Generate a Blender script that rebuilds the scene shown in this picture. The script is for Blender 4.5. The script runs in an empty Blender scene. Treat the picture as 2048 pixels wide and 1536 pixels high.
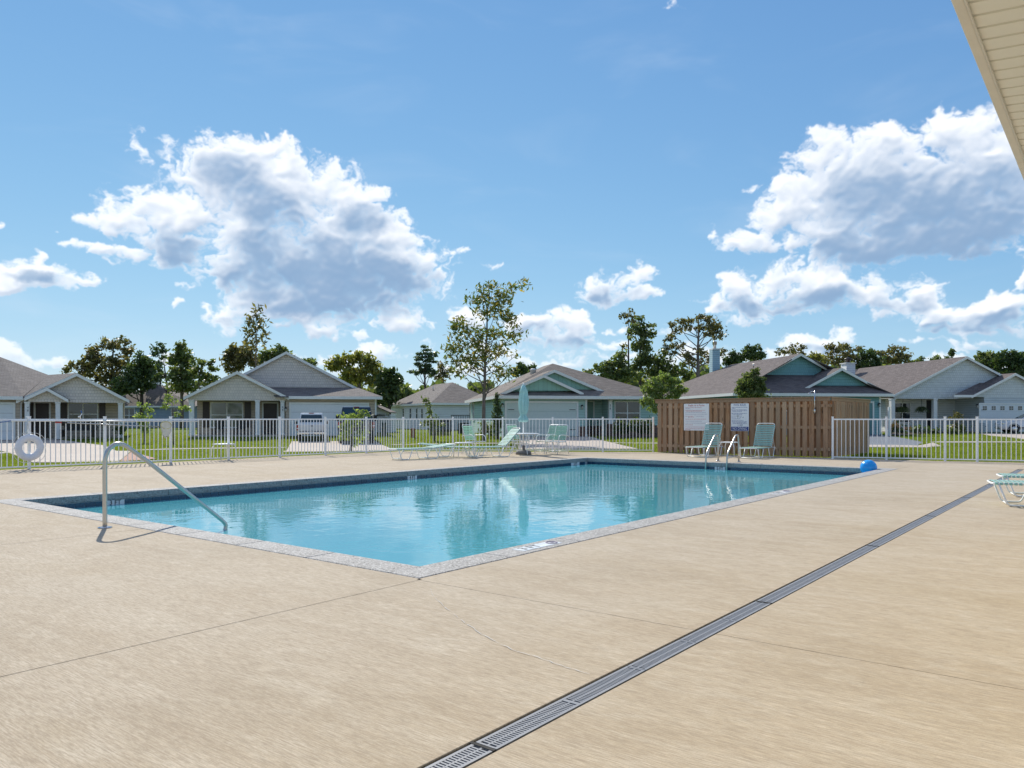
import bpy, bmesh, math, random
import numpy as np
from math import sin, cos, pi, radians, sqrt, atan, atan2, tan
from mathutils import Vector, Matrix

scene = bpy.context.scene
col = scene.collection
random.seed(7)
rng = np.random.default_rng(7)

# ------------------------------------------------------------------ camera
F = 1548.0          # focal length in pixels of the 2048 px wide photograph
H = 1.22            # eye height above the pool deck
cam_d = bpy.data.cameras.new('camera')
cam_d.sensor_width = 36.0
cam_d.lens = 36.0 * F / 2048.0
cam_d.shift_y = 68.0 / 2048.0
cam_d.clip_start = 0.05
cam_d.clip_end = 3000
cam = bpy.data.objects.new('camera', cam_d)
col.objects.link(cam)
cam.location = (0, 0, H)
cam.rotation_euler = (radians(90), 0, 0)
scene.camera = cam

# ------------------------------------------------------------------ sun, sky
SUN_AZ, SUN_EL = radians(-24.5), radians(38)     # azimuth to the right of +Y
S = Vector((cos(SUN_EL) * sin(SUN_AZ), cos(SUN_EL) * cos(SUN_AZ), sin(SUN_EL)))
sun_d = bpy.data.lights.new('sun', 'SUN')
sun_d.energy = 3.7
sun_d.angle = radians(0.53)
sun_d.color = (1.0, 0.94, 0.83)
sun = bpy.data.objects.new('sun', sun_d)
col.objects.link(sun)
sun.rotation_euler = S.to_track_quat('Z', 'Y').to_euler()
sun.location = S * 50

scene.view_settings.view_transform = 'Standard'
scene.view_settings.look = 'None'
scene.view_settings.gamma = 1
scene.view_settings.use_curve_mapping = False
scene.view_settings.exposure = 0.45
scene.render.engine = 'CYCLES'
scene.cycles.max_bounces = 8
scene.cycles.diffuse_bounces = 3
scene.cycles.glossy_bounces = 4
scene.cycles.transparent_max_bounces = 16
scene.cycles.sample_clamp_indirect = 6
scene.cycles.caustics_reflective = False
scene.cycles.caustics_refractive = False

world = bpy.data.worlds.new('World')
scene.world = world
world.use_nodes = True
WN = world.node_tree
WN.nodes.clear()
def wn(t, **k):
    n = WN.nodes.new(t)
    for a, b in k.items():
        setattr(n, a, b)
    return n
def wl(a, b):
    WN.links.new(a, b)
def wm(op, a, b=None, c=None, clamp=False):
    n = wn('ShaderNodeMath', operation=op, use_clamp=clamp)
    for i, v in enumerate((a, b, c)):
        if v is None: continue
        if isinstance(v, (int, float)): n.inputs[i].default_value = v
        else: wl(v, n.inputs[i])
    return n.outputs[0]
def wv(op, a, b=None, c=None):
    n = wn('ShaderNodeVectorMath', operation=op)
    for i, v in enumerate((a, b, c)):
        if v is None: continue
        if isinstance(v, (tuple, list)): n.inputs[i].default_value = v
        else: wl(v, n.inputs[i])
    return n.outputs['Value'] if op in ('DOT_PRODUCT', 'LENGTH') else n.outputs[0]

def sky_angles(px, py):
    x = (px - 1024) / F; z = (836 - py) / F
    az = atan(x)
    return az, atan(z * cos(az)), cos(az)

# every cloud is a heap of soft ellipses given by bearing, elevation and angular size
CLOUDS = [
 (430,345,135,62,1),(505,330,90,50,.9),(568,312,38,42,1),(560,390,150,80,1.1),(330,425,110,52,1),(235,442,75,26,.8),
 (640,420,120,75,1),(500,470,120,90,1),(700,500,125,80,1.1),(620,540,190,52,1.1),(350,495,75,35,.9),(760,470,55,40,.9),(800,520,70,45,.9),
 (815,575,55,45,.8),(690,600,170,30,.7),(450,632,62,28,.9),(490,615,22,22,.8),(655,660,34,17,.9),(718,668,20,9,.7),(660,598,32,20,.9),(870,505,60,16,.6),(925,500,20,9,.6),
 (988,524,26,9,.8),(150,487,52,9,.8),(225,503,62,14,.8),(270,518,40,16,.55),(40,545,80,26,1),(120,552,62,18,.9),(52,512,24,20,.9),(22,574,22,9,.8),(2,437,18,8,.8),
 (350,613,15,10,.8),(385,580,26,9,.6),(760,708,60,18,.9),(745,695,30,14,.8),(845,700,45,16,.7),(25,700,45,24,.9),(70,722,95,16,.8),(880,720,80,14,.5),
 (1210,575,58,32,1),(1290,545,27,22,.9),(1255,590,66,14,.9),(1300,580,22,16,.8),(1385,610,28,5,.5),(930,635,26,26,.9),
 (1060,655,52,24,.9),(1140,645,40,26,1),(1110,680,85,22,.9),(1215,690,60,12,.7),(1060,705,120,14,.7),(1180,712,120,12,.6),
 (1650,335,95,60,1),(1765,300,105,48,1),(1900,270,85,46,1),(1985,300,110,75,1.1),(1585,390,62,50,1),(1700,400,150,95,1.2),(1850,400,180,100,1.2),(1990,410,130,95,1.2),
 (1560,440,55,34,.8),(1680,475,60,45,1),(1740,490,90,34,1.1),(1880,470,140,40,1.1),(1505,374,44,9,.55),(1495,482,62,20,.95),(1565,480,40,18,.9),(1440,465,13,16,.9),
 (1570,555,55,40,1),(1480,580,52,30,1),(1640,575,75,36,1),(1560,605,115,26,1),(1425,612,30,20,.8),(1755,585,65,26,.95),(1850,590,34,26,1),(1800,615,55,24,.9),
 (1905,628,100,24,1),(2000,618,90,26,1),(1960,655,110,20,.9),(2046,565,14,24,.9),(1960,515,62,18,.9),(1640,690,60,18,.9),(1585,678,34,14,.8),(1695,668,34,18,.9),
 (1970,690,70,14,.8),(1340,660,60,14,.6),(1500,640,60,10,.5),(1355,2,24,5,.6),(1250,660,40,8,.5),(1450,700,60,10,.5),
 (690,560,200,60,1.2),(560,600,120,40,1.0),(800,640,60,30,.8),(640,640,90,22,.8),(1100,725,130,16,.8),(1320,725,90,14,.7),(1500,725,120,14,.7),(1700,720,120,16,.8),(1900,735,140,16,.8),(640,730,120,14,.6),(900,745,100,14,.7),(330,730,80,12,.6),(600,625,150,24,.8),(560,655,40,10,.6),(1250,715,80,10,.7),(940,700,60,16,.6),(1420,715,70,12,.7),(1560,712,70,12,.7),(1840,690,60,12,.6),(2110,690,80,26,.9),(-70,560,70,26,.8),(2130,520,90,40,.9),
]
SHADES = [
 (660,560,230,46,1.3),(700,610,160,26,.9),(580,500,100,50,.7),(700,515,70,40,.6),(355,500,60,26,.8),(720,606,140,20,.6),(600,590,70,14,.5),(460,345,60,26,.55),(520,410,50,34,.45),(560,440,40,36,.4),(730,440,50,22,.45),
 (1740,488,120,44,1.0),(1900,462,190,52,1.1),(1720,410,60,60,.4),(1830,390,110,50,.45),(2000,400,90,60,.6),(1560,608,120,16,.9),(1660,590,60,16,.6),(1900,655,130,10,.8),(1215,590,50,12,.75),(1240,578,40,14,.5),
 (1110,690,90,16,.7),(1085,662,40,14,.4),(1960,518,50,9,.5),(70,553,60,8,.5),(1800,610,40,14,.4),(2020,640,60,16,.5),(440,640,40,8,.3),(1640,697,40,6,.4),
]

# cloud cover computed once: optical depth and shading on a bearing / elevation grid
def perlin(x, y, seed):
    r = np.random.default_rng(seed)
    G = r.random((256, 256)).astype(np.float32) * (2 * np.pi)
    gx, gy = np.cos(G), np.sin(G)
    xi = np.floor(x).astype(np.int32); yi = np.floor(y).astype(np.int32)
    xf = x - xi; yf = y - yi
    u = xf * xf * xf * (xf * (xf * 6 - 15) + 10); v = yf * yf * yf * (yf * (yf * 6 - 15) + 10)
    xi &= 255; yi &= 255; xj = (xi + 1) & 255; yj = (yi + 1) & 255
    a = gx[yi, xi] * xf + gy[yi, xi] * yf
    b = gx[yi, xj] * (xf - 1) + gy[yi, xj] * yf
    c = gx[yj, xi] * xf + gy[yj, xi] * (yf - 1)
    d = gx[yj, xj] * (xf - 1) + gy[yj, xj] * (yf - 1)
    a += (b - a) * u; c += (d - c) * u
    return a + (c - a) * v
def fbm(x, y, seed, octs, gain=.55, lump=False):
    t = np.zeros_like(x); amp = 1.0; k = 1.0; s = 0
    for o in range(octs):
        n = perlin(x * k + 17.3 * o, y * k - 9.1 * o, seed + o)
        t += amp * (np.abs(n) * 2.2 - .45 if lump else n * 1.6)
        s += amp; amp *= gain; k *= 2.07
    return t / s
def bake_clouds(NX, NY):
    AZ0, AZ1, EL0, EL1 = radians(-36), radians(36), 0.0, radians(36)
    X, Y = np.meshgrid(np.linspace(AZ0, AZ1, NX, dtype=np.float32), np.linspace(EL0, EL1, NY, dtype=np.float32))
    wx = fbm(X * 11, Y * 15, 3, 5); wy = fbm(X * 11 + 40, Y * 15 + 9, 13, 5)
    wx2 = fbm(X * 60, Y * 75, 23, 4); wy2 = fbm(X * 60 + 40, Y * 75 + 9, 33, 4)
    qx = X + .030 * wx + .0075 * wx2; qy = Y + .020 * wy + .0065 * wy2
    def fld(blobs, qx, qy, grow=1.0):
        cur = np.full_like(qx, -3.0)
        for (px, py, rx, ry, w) in blobs:
            a, e, ca = sky_angles(px, py)
            sx = F / (rx * grow * ca * ca); sy = F / (ry * grow * ca)
            d = w * (1 - .75 * (((qx - a) * sx) ** 2 + ((qy - e) * sy) ** 2))
            h = np.maximum(.35 - np.abs(cur - d), 0) / .35          # smooth maximum
            cur = np.maximum(cur, d) + h * h * .35 * .25
        return cur
    M = fld(CLOUDS, qx, qy, 1.09)
    # small far clouds have finer lumps than the big near ones
    big = fbm(qx * 14, qy * 19, 51, 4, .55)
    lump = fbm(qx * 30, qy * 38, 71, 4, .55, True)
    fine = fbm(qx * 150, qy * 180, 91, 5, .62)
    puff = fbm(qx * 62, qy * 74, 131, 3, .55, True)
    Ds = M + .8 * big + .8 * lump + .30 * puff
    Dn = Ds + .22 * fine - .13
    sfld = fld(SHADES, X + .6 * (qx - X), Y + .6 * (qy - Y))
    pos = np.clip(Dn, 0, 1.6)
    # light comes down from the upper left: add up the cloud between each point and the sun
    acc = np.zeros_like(pos); px_rad = (AZ1 - AZ0) / NX; py_rad = (EL1 - EL0) / NY
    ds = .0035
    for k in range(1, 15):
        sx = int(round(-.28 * k * ds / px_rad)); sy = int(round(k * ds / py_rad))
        sh = np.zeros_like(pos); src = pos[sy:, :]
        sh[:NY - sy, :] = np.roll(src, -sx, axis=1)
        acc += sh * (1 - k / 16)
    T = np.exp(-.17 * acc)
    def blur(a, r):
        for _ in range(2):
            for ax in (0, 1):
                c = np.cumsum(np.pad(a, [(r + 1, r) if i == ax else (0, 0) for i in (0, 1)], mode='edge'), axis=ax)
                n = a.shape[ax]
                a = (np.take(c, np.arange(2 * r + 1, 2 * r + 1 + n), axis=ax) - np.take(c, np.arange(0, n), axis=ax)) / (2 * r + 1)
        return a
    rb = max(1, int(.0022 / px_rad)); rc = max(2, int(.009 / px_rad))
    Dp = np.clip(Ds, -.4, 9)
    Dr = .62 * blur(Dp, rb) + .75 * blur(Dp, rc)
    acc = blur(acc, rb)
    gy_ = np.gradient(Dr, axis=0) / py_rad * .012; gx_ = np.gradient(Dr, axis=1) / px_rad * .012
    ndl = np.clip(.5 - .5 * gy_ + .15 * gx_, 0, 1)
    def ss(v, a, b):
        t = np.clip((v - a) / (b - a), 0, 1); return t * t * (3 - 2 * t)
    alpha = ss(Dn, .0, .5) * .75 + ss(Dn, .1, 1.0) * .25
    alpha = alpha * (.55 + .45 * ss(Y, radians(.5), radians(7)))
    core = ss(sfld + .45 * big, -.55, .75)
    soft = blur(ss(Ds, .0, 1.0), rb)
    light = .45 + .52 * T + 0.72 * (ndl - .5) - .74 * core * soft + .42 * (1 - ss(Dn, .05, .8)) * ss(T, .3, .95) + .22 * blur(big, rb) + .16 * blur(lump, rb)
    light = .5 * (light + np.sqrt(light * light + .035))
    return np.clip(alpha, 0, 1), np.clip(light, 0, 1), (AZ0, AZ1, EL0, EL1)
tc = wn('ShaderNodeTexCoord')
D = wv('NORMALIZE', tc.outputs['Generated'])
sep = wn('ShaderNodeSeparateXYZ'); wl(D, sep.inputs[0])
az = wm('ARCTAN2', sep.outputs[0], sep.outputs[1])
# the cloud bank goes on round the horizon: bearing folded every 72 degrees
azf = wm('PINGPONG', wm('ADD', az, radians(36)), radians(72))
azf = wm('SUBTRACT', azf, radians(36))
el = wm('ARCSINE', sep.outputs[2])
comb = wn('ShaderNodeCombineXYZ'); wl(azf, comb.inputs[0]); wl(el, comb.inputs[1])
q0 = comb.outputs[0]

CA, CL, EXT = bake_clouds(1400, 700)
cimg = bpy.data.images.new('cloud_cover', CA.shape[1], CA.shape[0], alpha=True, float_buffer=True, is_data=True)
_px = np.ones((CA.shape[0], CA.shape[1], 4), np.float32)
_px[..., 0] = CA; _px[..., 1] = CL
cimg.pixels.foreach_set(_px.ravel())
cimg.update()
cimg.pack()
uvn = wv('MULTIPLY_ADD', q0, (1 / (EXT[1] - EXT[0]), 1 / (EXT[3] - EXT[2]), 0), (-EXT[0] / (EXT[1] - EXT[0]), -EXT[2] / (EXT[3] - EXT[2]), 0))
it = wn('ShaderNodeTexImage', image=cimg, extension='EXTEND', interpolation='Cubic')
wl(uvn, it.inputs[0])
csep = wn('ShaderNodeSeparateColor'); wl(it.outputs[0], csep.inputs[0])
alpha = wm('MULTIPLY', csep.outputs[0], wm('GREATER_THAN', el, 0.0))
shade0 = wm('SUBTRACT', 1.0, csep.outputs[1])
def noise(vec, scale, detail, rough, out='Fac', dist=0.0):
    n = wn('ShaderNodeTexNoise')
    n.inputs['Scale'].default_value = scale; n.inputs['Detail'].default_value = detail
    n.inputs['Roughness'].default_value = rough; n.inputs['Distortion'].default_value = dist
    wl(vec, n.inputs['Vector'])
    return n.outputs[out]
def ramp(v, a, b):
    n = wn('ShaderNodeMapRange', interpolation_type='SMOOTHSTEP', clamp=True)
    n.inputs['From Min'].default_value = a; n.inputs['From Max'].default_value = b
    wl(v, n.inputs['Value'])
    return n.outputs[0]
# unseen cumulus added overhead to brighten and whiten the light from the sky
hn = noise(wv('MULTIPLY', D, (1, 1, 1.4)), 3.1, 5, .58, dist=.3)
hi = wm('MULTIPLY', ramp(hn, .46, .60), ramp(el, radians(33), radians(44)))
alpha = wm('MAXIMUM', alpha, hi)
shade = wm('MAXIMUM', wm('MULTIPLY', shade0, wm('SUBTRACT', 1.0, hi)), wm('MULTIPLY', wm('MULTIPLY', ramp(hn, .52, .75), hi), .75))
ccol = wn('ShaderNodeMix', data_type='RGBA')
ccol.inputs['A'].default_value = (1.06, 1.08, 1.12, 1)
ccol.inputs['B'].default_value = (.255, .40, .61, 1)
wl(shade, ccol.inputs['Factor'])
sky = wn('ShaderNodeTexSky', sky_type='NISHITA')
sky.sun_disc = False
sky.sun_elevation = SUN_EL
sky.sun_rotation = SUN_AZ
sky.air_density = 0.8
sky.dust_density = 0.0
sky.ozone_density = 1.5
SKY_STRENGTH = 0.1
# cirrus: thin even veils
ci = ramp(noise(wv('MULTIPLY', q0, (1, 3.2, 1)), 4.2, 4, .55, dist=.6), .48, .95)
# clouds are given as radiance; divide by the sky strength they are multiplied with
cdiv = wv('SCALE', ccol.outputs['Result'])
cdiv.node.inputs['Scale'].default_value = 1.0 / SKY_STRENGTH * 0.76
# film-like shoulder: the bright air near the sun and the horizon is held back as in the photograph
tint = wv('DIVIDE', wv('MULTIPLY', sky.outputs[0], (.84, 1.41, 2.42)),
          wv('MULTIPLY_ADD', sky.outputs[0], (.070, .145, .265), (1, 1, 1)))
mixc = wn('ShaderNodeMix', data_type='RGBA'); wl(wm('MULTIPLY_ADD', ci, .22, .02), mixc.inputs['Factor'])
wl(tint, mixc.inputs['A']); mixc.inputs['B'].default_value = (6.0, 6.6, 7.4, 1)
mix = wn('ShaderNodeMix', data_type='RGBA')
wl(wm('MULTIPLY', alpha, .97), mix.inputs['Factor']); wl(mixc.outputs['Result'], mix.inputs['A']); wl(cdiv, mix.inputs['B'])
bg = wn('ShaderNodeBackground'); bg.inputs['Strength'].default_value = SKY_STRENGTH
wl(mix.outputs['Result'], bg.inputs['Color'])
wo = wn('ShaderNodeOutputWorld'); wl(bg.outputs[0], wo.inputs['Surface'])
world.cycles.sampling_method = 'MANUAL'
world.cycles.sample_map_resolution = 512

# ================================================================== helpers
UA = atan2(.786, .618)                       # the pool's long axis
US, UC = sin(UA), cos(UA)
def uvp(u, v, z=0.0):
    return (UC * u - US * v, US * u + UC * v, z)
def gz(y):
    k = [(-1e5, 0), (28, 0), (34, -.20), (43, -.18), (50, .0), (66, .10), (1e5, .10)]
    for (a, za), (b, zb) in zip(k, k[1:]):
        if y <= b:
            t = (y - a) / (b - a); t = t * t * (3 - 2 * t)
            return za + (zb - za) * t
    return .10
def ground_at(px, py):
    lo, hi = 5.0, 400.0
    for _ in range(50):
        m = (lo + hi) / 2
        if (H - gz(m)) * F / m > py - 836: lo = m
        else: hi = m
    y = (lo + hi) / 2
    return ((px - 1024) / F * y, y)

def tag(o, label=None, cat=None, group=None, kind=None):
    if label: o['label'] = label
    if cat: o['category'] = cat
    if group: o['group'] = group
    if kind: o['kind'] = kind
    return o
def empty(name, loc=(0, 0, 0), rz=0.0, label=None, cat=None, group=None, kind=None):
    o = bpy.data.objects.new(name, None)
    col.objects.link(o); o.location = loc; o.rotation_euler = (0, 0, rz)
    o.empty_display_size = .2
    return tag(o, label, cat, group, kind)
def inst(name, mesh, parent=None, loc=(0, 0, 0), rot=(0, 0, 0), scale=None):
    o = bpy.data.objects.new(name, mesh)
    col.objects.link(o); o.parent = parent; o.location = loc; o.rotation_euler = rot
    if scale: o.scale = scale
    return o
def copy_tree(o, parent=None):
    c = o.copy(); col.objects.link(c); c.parent = parent
    for ch in list(o.children): copy_tree(ch, c)
    return c

class MB:
    def __init__(s): s.v = []; s.f = []; s.sm = []
    def add(s, vs, fs, smooth=False, mtx=None):
        n = len(s.v)
        for p in vs:
            s.v.append(tuple(mtx @ Vector(p)) if mtx is not None else tuple(p))
        for f in fs: s.f.append(tuple(i + n for i in f)); s.sm.append(smooth)
        return s
    def box(s, x0, x1, y0, y1, z0, z1, mtx=None):
        vs = [(x0,y0,z0),(x1,y0,z0),(x1,y1,z0),(x0,y1,z0),(x0,y0,z1),(x1,y0,z1),(x1,y1,z1),(x0,y1,z1)]
        return s.add(vs, [(0,3,2,1),(4,5,6,7),(0,1,5,4),(1,2,6,5),(2,3,7,6),(3,0,4,7)], False, mtx)
    def bbox(s, x0, x1, y0, y1, z0, z1, b=.005, mtx=None):
        # box with chamfered edges
        bm = bmesh.new()
        bmesh.ops.create_cube(bm, size=1)
        for v in bm.verts:
            v.co = Vector(((x0 + x1) / 2 + v.co.x * (x1 - x0), (y0 + y1) / 2 + v.co.y * (y1 - y0), (z0 + z1) / 2 + v.co.z * (z1 - z0)))
        bmesh.ops.bevel(bm, geom=bm.edges[:], offset=b, segments=1, affect='EDGES')
        bm.verts.index_update()
        s.add([v.co.copy() for v in bm.verts], [[v.index for v in f.verts] for f in bm.faces], False, mtx)
        bm.free(); return s
    def prism(s, pts, vec, mtx=None):
        # planar polygon swept along vec
        n = len(pts); vec = Vector(vec)
        a = [Vector(p) for p in pts]
        nrm = Vector((0, 0, 0))
        for i in range(n):
            p, q = a[i], a[(i + 1) % n]
            nrm += Vector(((p.y - q.y) * (p.z + q.z), (p.z - q.z) * (p.x + q.x), (p.x - q.x) * (p.y + q.y)))
        if nrm.dot(vec) > 0: a = a[::-1]
        vs = a + [p + vec for p in a]
        fs = [tuple(range(n)), tuple(range(2 * n - 1, n - 1, -1))]
        for i in range(n):
            j = (i + 1) % n
            fs.append((j, i, i + n, j + n))
        return s.add(vs, fs, False, mtx)
    def tube(s, path, r, n=8, closed=False, mtx=None, caps=True):
        P = [Vector(p) for p in path]; m = len(P)
        rr = r if isinstance(r, (list, tuple)) else [r] * m
        T = []
        for i in range(m):
            if closed: t = P[(i + 1) % m] - P[i - 1]
            else: t = P[min(i + 1, m - 1)] - P[max(i - 1, 0)]
            T.append(t.normalized())
        up = Vector((0, 0, 1)) if abs(T[0].z) < .9 else Vector((1, 0, 0))
        X = T[0].cross(up).normalized()
        vs = []
        for i in range(m):
            X = (X - T[i] * X.dot(T[i]))
            if X.length < 1e-6: X = T[i].orthogonal()
            X.normalize(); Y = T[i].cross(X)
            for k in range(n):
                a = 2 * pi * k / n
                vs.append(P[i] + (X * cos(a) + Y * sin(a)) * rr[i])
        fs = []
        for i in range(m if closed else m - 1):
            j = (i + 1) % m
            for k in range(n):
                l = (k + 1) % n
                fs.append((i * n + k, i * n + l, j * n + l, j * n + k))
        s.add(vs, fs, True, mtx)
        if caps and not closed:
            nn = len(s.v) - m * n
            s.f.append(tuple(nn + k for k in range(n))[::-1]); s.sm.append(False)
            s.f.append(tuple(nn + (m - 1) * n + k for k in range(n))); s.sm.append(False)
        return s
    def lathe(s, prof, n=24, c=(0, 0, 0), wob=None, mtx=None):
        vs = []; m = len(prof)
        for (r, z) in prof:
            for k in range(n):
                a = 2 * pi * k / n
                q = r * (wob(a, z) if wob else 1)
                vs.append((c[0] + q * cos(a), c[1] + q * sin(a), c[2] + z))
        fs = []
        for i in range(m - 1):
            for k in range(n):
                l = (k + 1) % n
                fs.append((i * n + k, i * n + l, (i + 1) * n + l, (i + 1) * n + k))
        fs.append(tuple(range(n))[::-1]); fs.append(tuple(range((m - 1) * n, m * n)))
        return s.add(vs, fs, True, mtx)
    def mesh(s, name, mat=None, uv=False):
        me = bpy.data.meshes.new(name)
        me.from_pydata(s.v, [], s.f)
        me.polygons.foreach_set('use_smooth', s.sm)
        if mat: me.materials.append(mat)
        if uv:
            L = me.uv_layers.new(name='metres').data
            for p in me.polygons:
                n = p.normal
                if abs(n.z) > .995: h = Vector((1, 0, 0)); t = Vector((0, 1, 0))
                else:
                    h = Vector((0, 0, 1)).cross(n).normalized(); t = n.cross(h)
                for li in p.loop_indices:
                    c = me.vertices[me.loops[li].vertex_index].co
                    L[li].uv = (c.dot(h), c.dot(t))
        me.update()
        return me
    def build(s, name, mat=None, parent=None, loc=(0, 0, 0), rot=(0, 0, 0), uv=False):
        return inst(name, s.mesh(name, mat, uv), parent, loc, rot)
def bend(pts, r=.05, n=5):
    # round the corners of a polyline
    P = [Vector(p) for p in pts]; out = [P[0]]
    for i in range(1, len(P) - 1):
        a, b, c = P[i - 1], P[i], P[i + 1]
        d1 = (a - b); d2 = (c - b); k = min(r, d1.length * .45, d2.length * .45)
        p, q = b + d1.normalized() * k, b + d2.normalized() * k
        for j in range(n + 1):
            t = j / n
            out.append(p * (1 - t) ** 2 + b * 2 * t * (1 - t) + q * t * t)
    out.append(P[-1]); return out

# ------------------------------------------------------------------ materials
class Mat:
    def __init__(s, name):
        s.m = bpy.data.materials.new(name); s.m.use_nodes = True
        s.t = s.m.node_tree; s.t.nodes.clear()
        s.out = s.n('ShaderNodeOutputMaterial')
        s.b = s.n('ShaderNodeBsdfPrincipled'); s.l(s.b.outputs[0], s.out.inputs[0])
    def n(s, t, **k):
        x = s.t.nodes.new(t)
        for a, b in k.items(): setattr(x, a, b)
        return x
    def l(s, a, b): s.t.links.new(a, b)
    def set(s, **k):
        for a, v in k.items():
            a = a.replace('_', ' ')
            i = s.b.inputs[a]
            if isinstance(v, bpy.types.NodeSocket): s.l(v, i)
            else: i.default_value = (*v, 1) if isinstance(v, (tuple, list)) and len(v) == 3 and a != 'Normal' else v
        return s
    def co(s, kind='Object', scale=(1, 1, 1), rot=0.0):
        if kind == 'UV': o = s.n('ShaderNodeTexCoord').outputs['UV']
        else: o = s.n('ShaderNodeTexCoord').outputs[kind]
        mp = s.n('ShaderNodeMapping'); mp.inputs['Scale'].default_value = scale; mp.inputs['Rotation'].default_value = (0, 0, rot)
        s.l(o, mp.inputs[0]); return mp.outputs[0]
    def noise(s, vec, scale=5, detail=4, rough=.55, dist=0, out='Fac'):
        x = s.n('ShaderNodeTexNoise')
        for k, v in (('Scale', scale), ('Detail', detail), ('Roughness', rough), ('Distortion', dist)): x.inputs[k].default_value = v
        s.l(vec, x.inputs['Vector']); return x.outputs[out]
    def ramp(s, fac, stops):
        x = s.n('ShaderNodeValToRGB'); e = x.color_ramp.elements
        while len(e) < len(stops): e.new(.5)
        for i, (p, c) in enumerate(stops):
            e[i].position = p; e[i].color = (*c, 1) if len(c) == 3 else c
        s.l(fac, x.inputs[0]); return x.outputs[0]
    def mix(s, f, a, b, mode='MIX'):
        x = s.n('ShaderNodeMix', data_type='RGBA', blend_type=mode)
        for i, v in (('Factor', f), ('A', a), ('B', b)):
            if isinstance(v, bpy.types.NodeSocket): s.l(v, x.inputs[i])
            elif isinstance(v, (int, float)): x.inputs[i].default_value = v
            else: x.inputs[i].default_value = (*v, 1)
        return x.outputs['Result']
    def math(s, op, a, b=None, c=None):
        x = s.n('ShaderNodeMath', operation=op)
        for i, v in enumerate((a, b, c)):
            if v is None: continue
            if isinstance(v, (int, float)): x.inputs[i].default_value = v
            else: s.l(v, x.inputs[i])
        return x.outputs[0]
    def mr(s, v, a, b, c=0, d=1):
        x = s.n('ShaderNodeMapRange'); 
        for k, q in (('From Min', a), ('From Max', b), ('To Min', c), ('To Max', d)): x.inputs[k].default_value = q
        s.l(v, x.inputs['Value']); return x.outputs[0]
    def bump(s, h, strength=.5, dist=.01, normal=None):
        x = s.n('ShaderNodeBump'); x.inputs['Strength'].default_value = strength; x.inputs['Distance'].default_value = dist
        s.l(h, x.inputs['Height'])
        if normal: s.l(normal, x.inputs['Normal'])
        s.l(x.outputs[0], s.b.inputs['Normal']); return x.outputs[0]
    def rnd(s): return s.n('ShaderNodeObjectInfo').outputs['Random']

def simple(name, c, rough=.5, metal=0.0, var=.12, scale=8, bump=0.0, bscale=60, spec=None, rnd=0.0, coat=0.0, coord='Object'):
    m = Mat(name); v = m.co(coord)
    n = m.noise(v, scale, 5, .6)
    dark = tuple(x * (1 - var) for x in c); lite = tuple(min(1, x * (1 + var)) for x in c)
    colr = m.ramp(n, [(.3, dark), (.7, lite)])
    if rnd: colr = m.mix(m.mr(m.rnd(), 0, 1, 0, rnd), colr, tuple(x * .45 for x in c))
    m.set(Base_Color=colr, Metallic=metal)
    m.set(Roughness=m.mr(n, .3, .7, max(.02, rough * .85), min(1, rough * 1.15)))
    if spec is not None: m.set(Specular_IOR_Level=spec)
    if coat: m.set(Coat_Weight=coat, Coat_Roughness=.05)
    if bump: m.bump(m.noise(v, bscale, 5, .6), bump, .01)
    return m.m

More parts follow.
